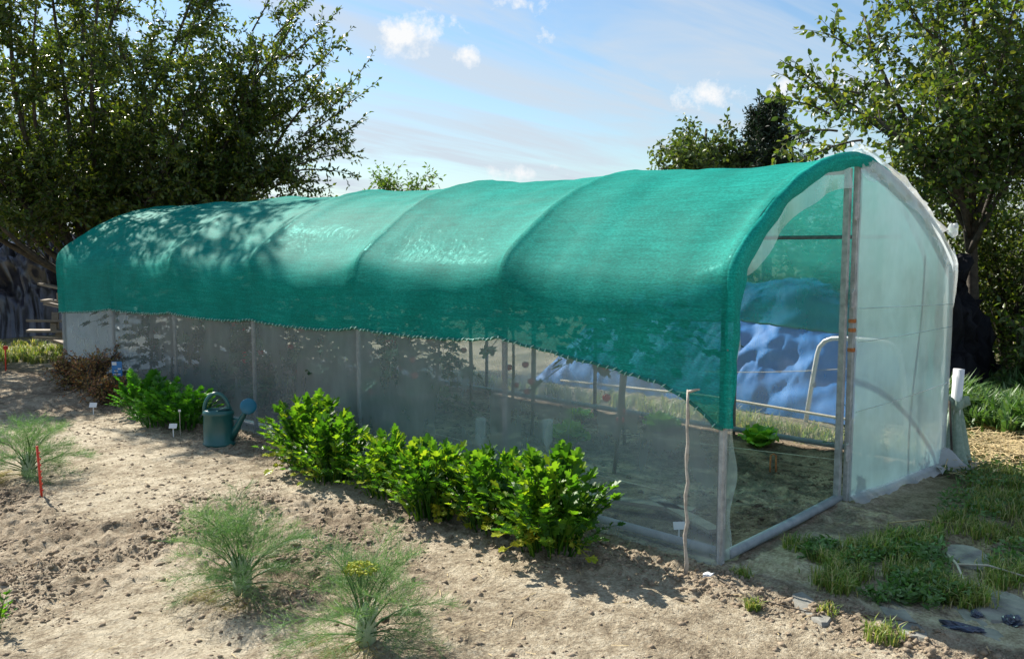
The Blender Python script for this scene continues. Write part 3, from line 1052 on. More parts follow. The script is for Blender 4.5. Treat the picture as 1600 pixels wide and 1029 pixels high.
for a_, b_, bw in [((9.7, 4.25, 3.3), (8.85, 4.55, 3.72), (0, 0, .04)), ((9.6, 4.3, 3.2), (8.8, 4.6, 3.3), (0, 0, .05)), ((9.6, 4.2, 3.0), (8.95, 4.55, 2.85), (0, 0, .06)), ((9.7, 4.1, 3.9), (9.2, 4.25, 4.0), (0, 0, .04)),
                   ((9.8, 4.0, 2.9), (9.1, 4.5, 2.62), (0, 0, .05)), ((9.7, 4.0, 3.4), (9.0, 4.5, 3.45), (0, 0, .03))]:
    T.shoot(np.array(a_), np.array(b_), bw, .085, .032, 6, .4)
root, n_ = T.build('orchard_tree', 'lighter green fruit tree with slim dark trunk behind the plastic door', 'tree', tuple(B), M['treeR'], .62, 'full')
stats.append(('treeR', n_))
T = Tree(23)
B = np.array([12.3, 2.35, 0.0])
T.wood.tube([B - [0, 0, .1], B + [-.03, .03, 1.2], B + [-.02, 0, 2.4], B + [.03, .05, 4.2]], [.09, .075, .065, .04], 8)
for e in [(11.3, 2.4, 4.4), (11.6, 2.0, 5.4), (12.2, 1.7, 4.8), (12.8, 2.0, 5.2), (13.2, 2.8, 4.4), (12.4, 2.9, 5.8), (11.7, 1.5, 3.4), (11.5, 2.5, 2.9), (12.9, 1.6, 3.6), (12.0, 3.2, 4.6), (11.6, 2.2, 2.3)]:
    T.limb(B + np.array([0, 0, T.r.uniform(1.6, 2.8)]), np.array(e), .035, T.r.standard_normal(3) * .05, nb=14, bl=.85, nt=8, tl=.4, sp=.044, size=.076, up=.12, t0=.2)
root, n_ = T.build('orchard_tree', 'slim fruit tree at the right edge with a straight dark trunk', 'tree', tuple(B), M['treeR'], .62, 'full')
stats.append(('treeR2', n_))


def bush(name, label, cat, base, h, w_, n, mat, size, seed, group=None, width=.5, shape='diamond', stems=7, low=0.1):
    """shrub: stems fan out, leaf clumps round their ends"""
    T = Tree(seed)
    b = np.array(base, float)
    for i in range(stems):
        an = 2 * math.pi * i / stems + T.r.uniform(-.4, .4)
        rr = w_ * T.r.uniform(.3, 1)
        e = b + np.array([math.cos(an) * rr, math.sin(an) * rr, h * T.r.uniform(.55, 1.0)])
        T.limb(b + np.array([0, 0, .05]), e, max(.01, h * .012), T.r.standard_normal(3) * .08, nb=max(5, int(n / stems / 40)), bl=.32 * h + .15 * w_, nt=5, tl=.14 * h + .1, sp=size * .5, size=size, up=.1, t0=low)
    r_, k_ = T.build(name, label, cat, tuple(b), mat, width, shape, group)
    stats.append((name, k_))
    return r_


# undergrowth behind the right side and the far end
for i, (x, y, h, w_, nn, lab) in enumerate([
        (12.7, 4.9, 2.7, 1.4, 9000, 'dark shrub behind the black sheet heap, close to the plastic door'),
        (13.6, 3.4, 2.6, 1.4, 9000, 'dark shrub filling the gap between the two slim trunks'),
        (13.4, 1.7, 2.5, 1.2, 8000, 'dark shrub at the right edge beneath the fruit trees'),
        (14.6, 2.6, 3.0, 1.5, 9000, 'tall dark shrub far back between the fruit tree trunks'),
        (10.9, 2.35, .9, .7, 3000, 'low leafy shrub at the foot of the slim tree trunks')]):
    bush('shrub', lab, 'shrub', (x, y, 0), h, w_, nn, M['treeR'], .085, 60 + i, 'undergrowth on the right')
bush('sapling', 'pale green sapling top peeping over the middle of the tunnel ridge', 'tree', (15.7, 19.4, 0), 3.6, .9, 5200, M['ash'], .15, 77, None, .42, 'diamond', 13, .45)

# distant pair: loose birch and dark conifer
T = Tree(31)
B = np.array([33.9, 20.9, 0.0])
T.wood.tube([B, B + [0, 0, 4], B + [.2, 0, 7]], [.22, .15, .05], 7)
for i in range(46):
    an = T.r.uniform(0, 6.28)
    h = T.r.uniform(3.0, 7.2)
    rr = (2.2 if h < 5.4 else 2.2 * (1 - ((h - 5.4) / 2.4) ** 2)) * T.r.uniform(.5, 1)
    e = B + np.array([math.cos(an) * rr, math.sin(an) * rr, h])
    T.limb(B + np.array([0, 0, h * .62]), e, .05, (0, 0, .1), nb=9, bl=1.0, nt=5, tl=.6, sp=.12, size=.26, up=-.25, t0=.3)
root, n_ = T.build('birch_tree', 'loose rounded distant tree left of the dark conifer', 'tree', tuple(B), M['birch'], .55)
stats.append(('birch', n_))
T = Tree(37)
B = np.array([36.2, 18.9, 0.0])
T.wood.tube([B, B + [0, 0, 4], B + [0, 0, 8.0]], [.25, .15, .03], 7)
for i in range(90):
    an = T.r.uniform(0, 6.28)
    h = 2.6 + 5.3 * T.r.random()
    rr = 3.0 * (1 - ((h - 2.6) / 5.9) ** 1.5) * T.r.uniform(.6, 1.05) + .1
    e = B + np.array([math.cos(an) * rr, math.sin(an) * rr, h + .1])
    T.limb(B + np.array([0, 0, h - .3]), e, .04, (0, 0, -.05), nb=8, bl=.7, nt=5, tl=.4, sp=.09, size=.24, up=.35, t0=.2)
root, n_ = T.build('conifer', 'dark distant conifer rising beside the loose rounded tree', 'tree', tuple(B), M['conifer'], .35)
stats.append(('conifer', n_))

# far hedge that closes the view behind everything
T = Tree(41)
for i in range(150):
    f = i / 149
    p0 = np.array([-6 + 34 * f, 30 - 8 * f + T.r.uniform(-1, 1), 0.0]) if i % 2 else np.array([20 + 10 * f, 22 - 30 * f + T.r.uniform(-1, 1), 0.0])
    T.limb(p0, p0 + np.array([T.r.uniform(-.5, .5), T.r.uniform(-.5, .5), T.r.uniform(1.5, 2.3)]), .04, nb=8, bl=.9, nt=3, tl=.5, sp=.12, size=.24, up=0, t0=.05)
hv, hf = leaf_cloud(np.concatenate(T.P), np.concatenate(T.D), np.concatenate(T.S), .6)
tag(link('hedge', np_mesh('hedge', hv, hf, M['treeR'])), 'far dark hedge closing off the plot behind the tunnel', 'hedge', kind='stuff')
stats.append(('hedge', len(hf) // 2))


# ------------------------------------------------------------------ plants in the beds
def leaflet(mb, base, d, nrm, L, W, tooth=.0, droop=.15):
    """one lobed leaflet as a fan round its midrib"""
    d = V(d).normalized()
    nrm = V(nrm)
    wv = d.cross(nrm)
    wv = wv.normalized() if wv.length > 1e-5 else d.orthogonal().normalized()
    up = wv.cross(d)
    out = [(0, .0), (.20, .13), (.36, .56), (.50, .28), (.74, .50), (.74, .20), (.92, .20), (1.0, .0)]
    vs = []
    for s in (1, -1):
        for i, (a_, b_) in enumerate(out):
            vs.append(V(base) + d * (a_ * L) + wv * (s * b_ * W) + up * (-droop * L * a_ * a_ + .22 * b_ * W))
    fs_ = []
    n = len(out)
    m0 = len(vs)
    mids = [0.3, .6]
    for a_ in mids:
        vs.append(V(base) + d * (a_ * L) + up * (-droop * L * a_ * a_ - .02 * L))
    for s in range(2):
        o = s * n
        seq = [(o + 0, o + 1, m0), (o + 1, o + 2, m0), (o + 2, o + 3, m0 + 1), (o + 2, m0 + 1, m0), (o + 3, o + 4, m0 + 1), (o + 4, o + 5, m0 + 1), (o + 5, o + 6, m0 + 1), (o + 6, o + 7, m0 + 1)]
        fs_ += [q if s == 0 else q[::-1] for q in seq]
    mb.add(vs, fs_)


def compound_leaf(r, L, n_pairs, ll, lw, lean=.6, stalk_r=.004, start=.45):
    """petiole rises along +Z and leans to +X, pinnate leaflets towards the tip"""
    mb = MB()
    pts = []
    for i in range(6):
        t_ = i / 5
        pts.append(V((lean * L * t_ ** 1.7, .02 * L * math.sin(t_ * 3 + r.random() * 3), L * (t_ - .32 * lean * t_ ** 2.4))))
    mb.tube(pts, [stalk_r * (1.3 - .9 * i / 5) for i in range(6)], 4, False)

    def at(t_):
        q = t_ * 5
        j = min(int(q), 4)
        return pts[j].lerp(pts[j + 1], q - j), (pts[j + 1] - pts[j]).normalized()
    for k_ in range(n_pairs):
        t_ = start + (1 - start) * (k_ + .2) / (n_pairs + .3)
        p_, tg = at(t_)
        side = tg.cross(V((0, 0, 1)))
        side = side.normalized() if side.length > .05 else V((0, 1, 0))
        for s in (-1, 1):
            d = tg * r.uniform(.4, .9) + side * s * r.uniform(.6, 1.0) + V((r.uniform(-.3, .3), r.uniform(-.3, .3), r.uniform(0, .5)))
            sc = r.uniform(.75, 1.1) * (1 - .25 * k_ / max(1, n_pairs))
            leaflet(mb, p_ + d.normalized() * .012, d, V((r.uniform(-.7, .7), r.uniform(-.7, .7), .8)), ll * sc, lw * sc)
    p_, tg = at(1.0)
    for a_ in (-.55, 0, .55):
        side = tg.cross(V((0, 0, 1)))
        side = side.normalized() if side.length > .05 else V((0, 1, 0))
        leaflet(mb, p_, tg + side * a_ + V((0, 0, .1)), V((r.uniform(-.3, .3), r.uniform(-.3, .3), 1)), ll * (1.1 if a_ == 0 else .9), lw * (1.05 if a_ == 0 else .85))
    return mb


cel_meshes = [compound_leaf(rnd, 1.0, 4, .19, .165, ln, .014, .40).mesh('leaf', M['celery'], False) for ln in (.06, .15, .25, .38, .5, .68)]
cel_yel = [compound_leaf(rnd, 1.0, 4, .20, .18, ln, .016, .42).mesh('leaf', M['celery_y'], False) for ln in (.8, 1.1)]
par_meshes = [compound_leaf(rnd, 1.0, 5, .19, .18, ln, .014, .45).mesh('leaf', M['parsley'], False) for ln in (.12, .3, .5, .7)]


def rosette(name, loc, n, size, meshes, label, cat, group, spread=.05, rmin=.75, rmax=1.15, yellow=None, ny=0, squash=1.0, fall=.5):
    root = empty(name, loc, 0, label, cat, group)
    for i in range(n):
        f = (i + rnd.random()) / n
        me = meshes[min(int(f * len(meshes)), len(meshes) - 1)]
        an = i * 2.399 + rnd.uniform(-.4, .4)
        sc = size * rnd.uniform(rmin, rmax) * (1.08 - fall * f ** 1.5)
        sf = spread * math.sqrt(f)
        m_ = Matrix.Translation((math.cos(an) * sf, math.sin(an) * sf, 0)) @ Matrix.Rotation(an, 4, 'Z') @ Matrix.Rotation(rnd.uniform(-.10, .22) * (.4 + f), 4, 'Y') @ Matrix.Rotation(rnd.uniform(-.15, .15), 4, 'X') @ Matrix.Diagonal((sc, sc, sc * squash, 1))
        link('leaf', me, root, None, m_)
    for i in range(ny):
        an = rnd.uniform(2.4, 5.6)
        sc = size * rnd.uniform(.55, .85)
        m_ = Matrix.Rotation(an, 4, 'Z') @ Matrix.Rotation(rnd.uniform(.1, .45), 4, 'Y') @ Matrix.Diagonal((sc, sc, sc, 1))
        o = link('leaf', yellow[i % len(yellow)], root, None, m_)
        o['label'] = 'yellowing leaf'
    return root


CEL = [(3.66, 5.74, .46, 84, 'celery plant farthest from the door, nearest the watering can'),
       (3.56, 5.26, .40, 84, 'second celery plant from the watering can'),
       (3.62, 4.66, .37, 78, 'third celery plant from the watering can, lower than its neighbours'),
       (3.54, 4.12, .42, 80, 'fourth celery plant from the watering can'),
       (3.60, 3.62, .41, 84, 'second celery plant from the door end of the row'),
       (3.53, 3.10, .47, 92, 'large celery plant nearest the door end of the row')]
for i, (x, y, s, n, lab) in enumerate(CEL):
    rosette('celery_plant', (x, y, gh(x, y) - .01), n, s * .95, cel_meshes, lab, 'celery', 'celery row along the tunnel wall', .17, .84, 1.10, cel_yel, 5)
PAR = [(3.62, 8.75, .34, 'parsley clump beside the withered plants'), (3.64, 8.25, .33, 'middle parsley clump of the row by the tunnel'),
       (3.62, 7.75, .36, 'parsley clump nearest the watering can'), (3.48, 8.05, .28, 'low parsley clump in front of the row')]
for x, y, s, lab in PAR:
    rosette('parsley_plant', (x, y, gh(x, y) - .01), 70, s * .95, par_meshes, lab, 'parsley', 'parsley clumps along the tunnel wall', .15, .75, 1.15)

# withered brown plants at the far end
for i, (x, y, h, lab) in enumerate([(3.72, 10.95, .38, 'withered brown plant at the far corner of the tunnel'), (3.70, 10.2, .44, 'taller half withered plant left of the blue tag'), (3.62, 9.55, .28, 'small reddish withered plant next to the parsley')]):
    bush('withered_plant', lab, 'plant', (x, y, gh(x, y)), h, .24, 700, M['brownleaf'], .032, 120 + i, 'withered plants by the tunnel', .6, 'diamond', 12, .15)


# fennel: bulb and feathery fronds
def frond_mesh(r, nm):
    mb = MB()
    L = 1.0
    pts = [V((.55 * (i / 6) ** 1.5, .03 * math.sin(i), .95 * (i / 6) - .28 * (i / 6) ** 2.6)) for i in range(7)]
    mb.tube(pts, [.011, .009, .007, .005, .0035, .0025, .0015], 4, False)

    def blade(a_, b_, w_):
        d = (b_ - a_)
        s = d.cross(V((r.uniform(-1, 1), r.uniform(-1, 1), r.uniform(-1, 1))))
        s = s.normalized() * w_ if s.length > 1e-6 else V((w_, 0, 0))
        mid = a_.lerp(b_, .55) + V((0, 0, .01))
        mb.add([a_ - s, a_ + s, mid + s * .8, mid - s * .8, b_], [(0, 1, 2, 3), (3, 2, 4)])
    for i in range(13):
        t_ = .34 + .66 * i / 12
        q = t_ * 6
        j = min(int(q), 5)
        p_ = pts[j].lerp(pts[j + 1], q - j)
        tg = (pts[j + 1] - pts[j]).normalized()
        for s in (-1, 1):
            d = (tg * .75 + V((0, s, 0)) * .8 + V((r.uniform(-.25, .25), r.uniform(-.3, .3), r.uniform(-.1, .35)))).normalized()
            l_ = .30 * (1.15 - .75 * t_) * r.uniform(.8, 1.2) + .05
            e = p_ + d * l_
            blade(p_, e, .0020)
            for k_ in range(10):
                u = .1 + .9 * (k_ + r.random()) / 10
                a_ = p_.lerp(e, u)
                d2 = (d * .7 + V((r.gauss(0, .6), r.gauss(0, .6), r.gauss(.15, .6)))).normalized()
                blade(a_, a_ + d2 * r.uniform(.06, .19), .0016)
    return mb.mesh(nm, M['fennel'], False)


frr = random.Random(5)
FR = [frond_mesh(frr, 'frond') for _ in range(4)]
FRD = []
for me_ in FR[:2]:
    me_ = me_.copy()
    me_.materials.clear()
    me_.materials.append(M['fennel_dry'])
    FRD.append(me_)
FEN = [(2.03, 6.98, .43, 38, 'feathery fennel plant near the red cane at the left edge', False),
       (2.06, 3.86, .40, 40, 'middle feathery fennel plant with a pale bulb, left of the flowering one', False),
       (2.13, 2.93, .40, 38, 'nearest fennel plant with a yellow flower head and thick pale bulb', True)]
for x, y, s, n, lab, fl in FEN:
    root = empty('fennel_plant', (x, y, gh(x, y) - .01), 0, lab, 'fennel', 'fennel plants in the open bed')
    bb = MB()
    bb.lathe([(.028, -.02), (.044, .005), (.052, .04), (.047, .09), (.033, .13), (.020, .165), (.010, .19)], 14, 1.0, .75)
    for k_ in range(4):
        an = k_ * 1.57 + .3
        bb.tube([(math.cos(an) * .02, math.sin(an) * .02, .04), (math.cos(an) * .034, math.sin(an) * .03, .10), (math.cos(an) * .07, math.sin(an) * .06, .18)], [.016, .011, .006], 7)
    bb.build('bulb', M['bulb'], root, True)
    for i in range(n):
        an = i * 2.399 + rnd.uniform(-.3, .3)
        f = (i + .5) / n
        sc = s * rnd.uniform(.6, 1.2)
        tilt = -.40 + 1.45 * f + rnd.uniform(-.2, .2)
        m_ = Matrix.Translation((math.cos(an) * .02, math.sin(an) * .018, .035 + .07 * (1 - f))) @ Matrix.Rotation(an, 4, 'Z') @ Matrix.Rotation(tilt, 4, 'Y') @ Matrix.Rotation(rnd.uniform(-.3, .3), 4, 'X') @ Matrix.Scale(sc, 4)
        link('frond', FR[i % 4], root, None, m_)
    for i in range(5):        # spent yellow fronds lying on the soil
        an = rnd.uniform(1.8, 4.6)
        m_ = Matrix.Translation((math.cos(an) * .03, math.sin(an) * .03, .03)) @ Matrix.Rotation(an, 4, 'Z') @ Matrix.Rotation(rnd.uniform(1.05, 1.2), 4, 'Y') @ Matrix.Scale(s * rnd.uniform(.55, .8), 4)
        link('frond', FRD[i % 2], root, None, m_)['label'] = 'spent yellow frond lying low'
    if fl:
        st = MB().tube([(0, 0, .10), (-.01, .02, .22), (.0, .03, .30)], [.008, .006, .004], 6)
        for k_ in range(16):
            an = k_ * 2.399
            rr = .065 * math.sqrt((k_ + .5) / 16)
            st.tube([(.0, .03, .30), (rr * math.cos(an), .03 + rr * math.sin(an), .350 - rr * .25)], [.0016, .0012], 3, False)
        st.build('flower_stalk', M['fennel'], root)
        um = MB()
        for k_ in range(150):
            an = rnd.uniform(0, 6.28)
            rr = .078 * math.sqrt(rnd.random())
            c_ = V((rr * math.cos(an), .03 + rr * math.sin(an), .353 - rr * .3 + rnd.uniform(-.006, .008)))
            um.box(c_, (.0095, .0095, .008), Matrix.Rotation(rnd.random() * 3, 3, 'Z') @ Matrix.Rotation(rnd.random(), 3, 'X'))
        um.build('flower_head', M['fennel_y'], root)
# small leafy plant cut by the left frame edge
rosette('young_cabbage', (1.07, 4.26, gh(1.07, 4.26)), 9, .17, cel_meshes[1:], 'small green seedling cut off by the left edge of the picture', 'seedling', None, .02)

# ------------------------------------------------------------------ watering can
cx_, cy_ = 3.50, 6.89
can = empty('watering_can', (cx_, cy_, gh(cx_, cy_) + .0), R(-46), 'green plastic watering can with a blue rose beside the parsley', 'watering can')
body = MB()
body.lathe([(.128, 0), (.138, .006), (.138, .022), (.131, .028), (.130, .15), (.126, .262), (.133, .268), (.135, .285), (.128, .300), (.112, .312), (.095, .316), (.09, .306), (.088, .25)], 36, 1.0, .74, True)
body.build('body', M['can'], can, True)
hd = MB()
hp = []
for i in range(19):
    a_ = math.pi * i / 18
    hp.append((-.012 - .108 * math.cos(a_), 0, .295 + .155 * math.sin(a_)))
hd.tube(hp, [.016] * 19, 10)
hd.build('handle', M['can'], can, True)
cv = MB()
cv.grid(lambda u, v: (.02 + .10 * v, (-.5 + u) * .17 * math.sqrt(max(0.02, 1 - (v) ** 2)), .316 + .018 * math.sin(v * 3.14)), 12, 8)
cv.build('half_cover', M['can'], can, True)
sp_ = MB()
sp_.tube([(.105, -.01, .07), (.16, -.02, .15), (.22, -.035, .255), (.262, -.046, .325)], [.040, .031, .023, .019], 14)
sp_.tube([(.12, -.012, .235), (.205, -.03, .228)], .008, 8)
sp_.build('spout', M['can'], can, True)
rose = empty('rose', (.275, -.05, .345))
rose.parent = can
rm = MB().lathe([(.018, -.05), (.028, -.035), (.062, -.006), (.069, 0), (.069, .008), (.062, .014), (.03, .019), (.0001, .020)], 28)
ro = rm.build('rose_head', M['rose'], rose, True)
ro.rotation_euler = V((.30, -.92, .28)).to_track_quat('Z', 'Y').to_euler()
ro.location = V((.30, -.92, .28)).normalized() * .03


# ------------------------------------------------------------------ small garden things
def t_label(x, y, h, rz, lab, wdt=.07, hgt=.045, mat=None):
    o = empty('plant_label', (x, y, gh(x, y)), rz, lab, 'plant label', 'white plant labels')
    tl_ = Matrix.Rotation(R(-28), 3, 'X')
    MB().box((0, 0, h / 2 - .03), (.010, .004, h + .04)).build('stem', mat or M['white'], o)
    MB().box((0, -.002, h + .01), (wdt, .004, hgt), tl_).build('plate', mat or M['white'], o)
    return o


t_label(3.27, 9.09, .085, R(-46), 'small white plant label standing in front of the withered plants', .075, .05)
t_label(3.38, 7.51, .09, R(-46), 'small white plant label standing in front of the parsley')
t_label(4.2, 2.70, .09, R(-40), 'white plant label inside the clear wall next to the near corner')
wl = empty('seed_marker', (3.44, 7.50, gh(3.44, 7.5)), R(-46), 'thin upright marker with a pale tip behind the parsley label', 'marker')
MB().box((0, 0, .10), (.006, .006, .24)).build('stem', M['stick'], wl)
MB().box((.0, 0, .225), (.022, .005, .02)).build('tip', M['white'], wl)
bt = empty('hanging_tag', (3.82, 9.82, gh(3.82, 9.82)), R(-46), 'blue and white picture tag on a bent dark stick by the withered plants', 'tag')
MB().tube([(.02, 0, -.02), (.015, 0, .28), (-.02, 0, .42), (-.05, 0, .48)], .006, 6).build('stick', M['bark'], bt)
tg_ = MB().box((-.01, -.012, .31), (.115, .004, .165)).build('card', M['blue'], bt)
pic = MB().box((-.038, -.016, .368), (.05, .003, .036)).box((.018, -.016, .31), (.035, .003, .016)).box((-.02, -.016, .285), (.045, .003, .01)).box((-.01, -.016, .25), (.08, .003, .013))
pic.build('print', M['white'], tg_)
rc = empty('red_cane', (1.90, 6.28, gh(1.9, 6.28)), 0, 'short red notched cane beside the left fennel', 'cane')
rcm = MB().tube([(0, 0, -.05), (-.012, .01, .35)], .008, 8)
rcm.build('shaft', M['red'], rc, True)
for k_ in range(7):
    MB().tube([(-.001 * k_, .001 * k_, .04 + .043 * k_), (-.001 * k_, .001 * k_, .050 + .043 * k_)], .011, 8).build('ring', M['red'], rc, True)
rc2 = empty('orange_cane', (3.62, 13.2, 0), 0, 'tiny orange cane far off at the left of the tunnel end', 'cane')
MB().tube([(0, 0, -.05), (0.01, 0, .36)], .010, 6).build('shaft', M['red'], rc2, True)
MB().box((.012, 0, .33), (.06, .01, .05)).build('tip', M['red'], rc2)

# pale stick propping the net hem near the corner
stk = empty('prop_stick', (3.80, 2.40, gh(3.8, 2.4)), 0, 'pale peeled stick propping up the net hem at the near corner', 'stick')
pts = [(0, 0, -.04)]
for i in range(1, 15):
    f = i / 14
    pts.append((.135 * f + .006 * math.sin(i * 1.9), .09 * f + .006 * math.cos(i * 2.3), .965 * f))
sm = MB().tube(pts, [.0105 + .0022 * math.sin(i * 2.2) - .002 * i / 14 for i in range(15)], 7)
sm.build('shaft', M['stick'], stk, True)
MB().tube([(.132, .085, .955), (.150, .05, .968), (.155, .03, .972)], [.009, .007, .005], 6).build('knob', M['stick'], stk, True)

# paving slabs by the path
def slab(x, y, rz, a, b, h, lab, seed):
    r_ = random.Random(seed)
    top, bot = [], []
    n = 11
    for i in range(n):
        an = 2 * math.pi * i / n
        k_ = 1 / max(abs(math.cos(an)), abs(math.sin(an))) ** .6
        q = (a * math.cos(an) * k_ * r_.uniform(.74, 1.04), b * math.sin(an) * k_ * r_.uniform(.74, 1.04))
        top.append((q[0] * .95, q[1] * .95, h + r_.uniform(-.004, .004)))
        bot.append((q[0], q[1], -.08))
    mid = [(q[0], q[1], h - .012) for q in bot]
    vs_ = top + mid + bot + [(0, 0, h + .002)]
    fs_ = [(i, (i + 1) % n, 3 * n) for i in range(n)]
    fs_ += [(n + i, n + (i + 1) % n, (i + 1) % n, i) for i in range(n)]
    fs_ += [(2 * n + i, 2 * n + (i + 1) % n, n + (i + 1) % n, n + i) for i in range(n)]
    o = MB().add(vs_, fs_).build('paving_slab', M['stone'])
    o.location = (x, y, gh(x, y) - .010)
    o.rotation_euler = (R(r_.uniform(-1, 1)), R(r_.uniform(-1, 1)), rz)
    return tag(o, lab, 'paving slab', 'stone slabs in the grass')


slab(5.02, 1.38, .5, .20, .11, .02, 'grey stone slab among grass above the forked twig', 1)
slab(4.45, 1.06, .2, .22, .14, .02, 'pale grey stone slab near the dark plastic scraps', 2)
slab(3.98, 1.36, .75, .26, .06, .012, 'narrow grey slab right of the sunlit grass tuft, along the shade edge', 3)
slab(3.80, 1.72, .8, .2, .06, .012, 'narrow grey slab left of the sunlit grass tuft, along the shade edge', 4)
slab(4.18, 1.08, .75, .2, .07, .012, 'grey stone slab beneath the longer dark plastic scrap', 5)
slab(5.3, 1.05, .3, .2, .14, .02, 'mossy grey slab at the right edge of the picture', 6)


def crumple(name, x, y, sx, sy, sz, mat, lab, cat, seed, rz=0, zoff=0):
    mb = MB()

    def fn(u, v):
        th, ph_ = u * 2 * math.pi, v * math.pi
        a_ = np.array([math.cos(th) * math.sin(ph_), math.sin(th) * math.sin(ph_), math.cos(ph_)])
        r_ = 1 + .75 * (float(vnoise(a_[0] * 2.6 + 5, a_[1] * 2.6 + a_[2] * 2, seed)) - .5) + .4 * (float(vnoise(a_[0] * 6 + 9, a_[1] * 6 + a_[2] * 5, seed + 3)) - .5)
        return (a_[0] * sx * r_, a_[1] * sy * r_, max(-.4, a_[2]) * sz * r_)
    mb.grid(fn, 26, 14)
    o = mb.build(name, mat, None, False)
    o.location = (x, y, gh(x, y) + sz * .3 + zoff)
    o.rotation_euler = (0, 0, rz)
    return tag(o, lab, cat)


crumple('plastic_scrap', 4.05, 1.13, .085, .03, .022, M['darkplastic'], 'long dark crumpled plastic scrap lying at the shade edge', 'scrap', 3, R(-75))
crumple('plastic_scrap', 4.28, .98, .04, .035, .028, M['darkplastic'], 'small glossy dark plastic scrap at the right edge', 'scrap', 5)
crumple('plastic_scrap', 4.24, 1.12, .028, .022, .02, M['darkplastic'], 'tiny dark plastic scrap in the grass above the long scrap', 'scrap', 8)
crumple('foil_scrap', 3.83, 2.28, .035, .03, .018, M['white'], 'small crumpled pale scrap on soil at the foot of the prop stick', 'scrap', 6)

# folded clear sheet lying at the foot of the door
fb = MB()
fb.grid(lambda u, v: (-.22 + .62 * u, (-.10 + .20 * v) * (1 - .55 * u) + .03 * math.sin(u * 9), .012 + .10 * math.exp(-((u - .28) / .25) ** 2) * math.sin(math.pi * v) * (1 + .5 * math.sin(u * 20 + v * 5)) + .02 * math.sin(u * 13 + v * 8)), 34, 16)
o = fb.build('folded_sheet', M['bagplastic'], None, True)
o.location = (7.02, 2.08, gh(7.02, 2.08) + .02)
o.rotation_euler = (0, 0, R(-22))
tag(o, 'crumpled grey plastic sheet on the ground at the foot of the door', 'plastic sheet')
# white tube standing at the door edge with green gauze tied round
wt_ = empty('white_tube', (7.16, 2.12, gh(7.16, 2.12)), 0, 'white plastic tube standing upright at the outer edge of the door', 'tube')
MB().tube([(.0, .0, -.03), (.012, -.003, .40), (.03, -.008, .78)], [.038, .038, .041], 14).build('pipe', M['white'], wt_, True)
ga = MB()


def gauze(u, v):
    th = u * 2 * math.pi
    z = .06 + .50 * v
    r_ = (.125 - .10 * v ** .8 + (.05 if v > .86 else 0)) * (1 + .18 * math.sin(th * 5 + v * 2) + .1 * math.sin(th * 9 + 1))
    return (r_ * math.cos(th), r_ * math.sin(th), z + .02 * math.sin(th * 3))


ga.grid(gauze, 40, 16)
o = ga.build('gauze_bag', M['gauze'], None, True)
o.location = (7.17, 2.12, gh(7.17, 2.12) - .0)
tag(o, 'green gauze bag tied round the white tube beside the door', 'gauze bag')
ir = MB().tube([(6.98, 2.06, 0.0), (7.04, 2.10, .25), (7.09, 2.14, .52)], .009, 8).build('iron_rod', M['bark'], None, True)
tag(ir, 'thin dark iron rod leaning beside the green gauze bag', 'rod')


def twig(name, pts_list, lab, mat, rad=.006):
    mb = MB()
    for pts in pts_list:
        pp = [(x, y, gh(x, y) + z) for x, y, z in pts]
        mb.tube(pp, [rad * (1 - .5 * i / (len(pp) - 1)) for i in range(len(pp))], 6)
    return tag(mb.build(name, mat, None, True), lab, 'twig')


twig('forked_twig', [[(4.86, 1.44, .05), (4.72, 1.35, .06), (4.58, 1.28, .04), (4.46, 1.22, .02)], [(4.72, 1.35, .06), (4.78, 1.22, .07), (4.80, 1.05, .05)]], 'pale forked twig lying on the grass below the grey slab', M['stick'], .008)
twig('stalk', [[(4.97, 1.75, .02), (5.02, 1.62, .03), (5.02, 1.5, .03)], [(4.93, 1.72, .02), (4.98, 1.6, .02)]], 'dry stalks on bare soil left of the forked twig', M['straw'], .006)
twig('stalk', [[(5.25, 1.9, .02), (5.4, 1.75, .03), (5.5, 1.62, .02)]], 'single dry stalk lying upslope of the grey slab', M['straw'], .005)
twig('stalk', [[(4.62, 1.02, .04), (4.42, .95, .05), (4.25, .86, .02)]], 'long thin stalk across the pale slab at the right edge', M['straw'], .005)
twig('string_line', [[(3.83, 2.25, .012), (3.70, 1.98, .010), (3.72, 1.70, .014), (3.86, 1.45, .012), (3.95, 1.28, .01)]], 'dark string lying on the soil along the shade edge', M['bark'], .004)

# ------------------------------------------------------------------ inside the tunnel
tom_meshes = [compound_leaf(rnd, 1.0, 4, .30, .22, ln, .014, .25).mesh('leaf', M['tomato'], False) for ln in (.9, 1.2, 1.5)]
fruit_me = MB().lathe([(.001, -.030), (.018, -.026), (.031, -.010), (.033, .004), (.026, .020), (.012, .026), (.001, .023)], 12).mesh('tomato', M['fruit'], True)
TOM = [(5.15, 3.9), (6.04, 4.46), (5.66, 5.22), (5.95, 5.75), (5.92, 6.3), (5.95, 6.9), (5.9, 7.5), (5.95, 8.1), (5.9, 8.7), (5.95, 9.3), (5.9, 9.9), (5.95, 10.5), (5.9, 11.1), (5.95, 11.7)]
TOM2 = [(4.86, 6.0), (4.84, 6.6), (4.86, 7.2), (4.83, 7.8), (4.86, 8.4), (4.84, 9.0), (4.86, 9.6), (4.84, 10.2), (4.86, 10.8), (4.84, 11.4)]
ords = ['first', 'second', 'third', 'fourth', 'fifth', 'sixth', 'seventh', 'eighth', 'ninth', 'tenth', 'eleventh', 'twelfth', 'thirteenth', 'fourteenth']
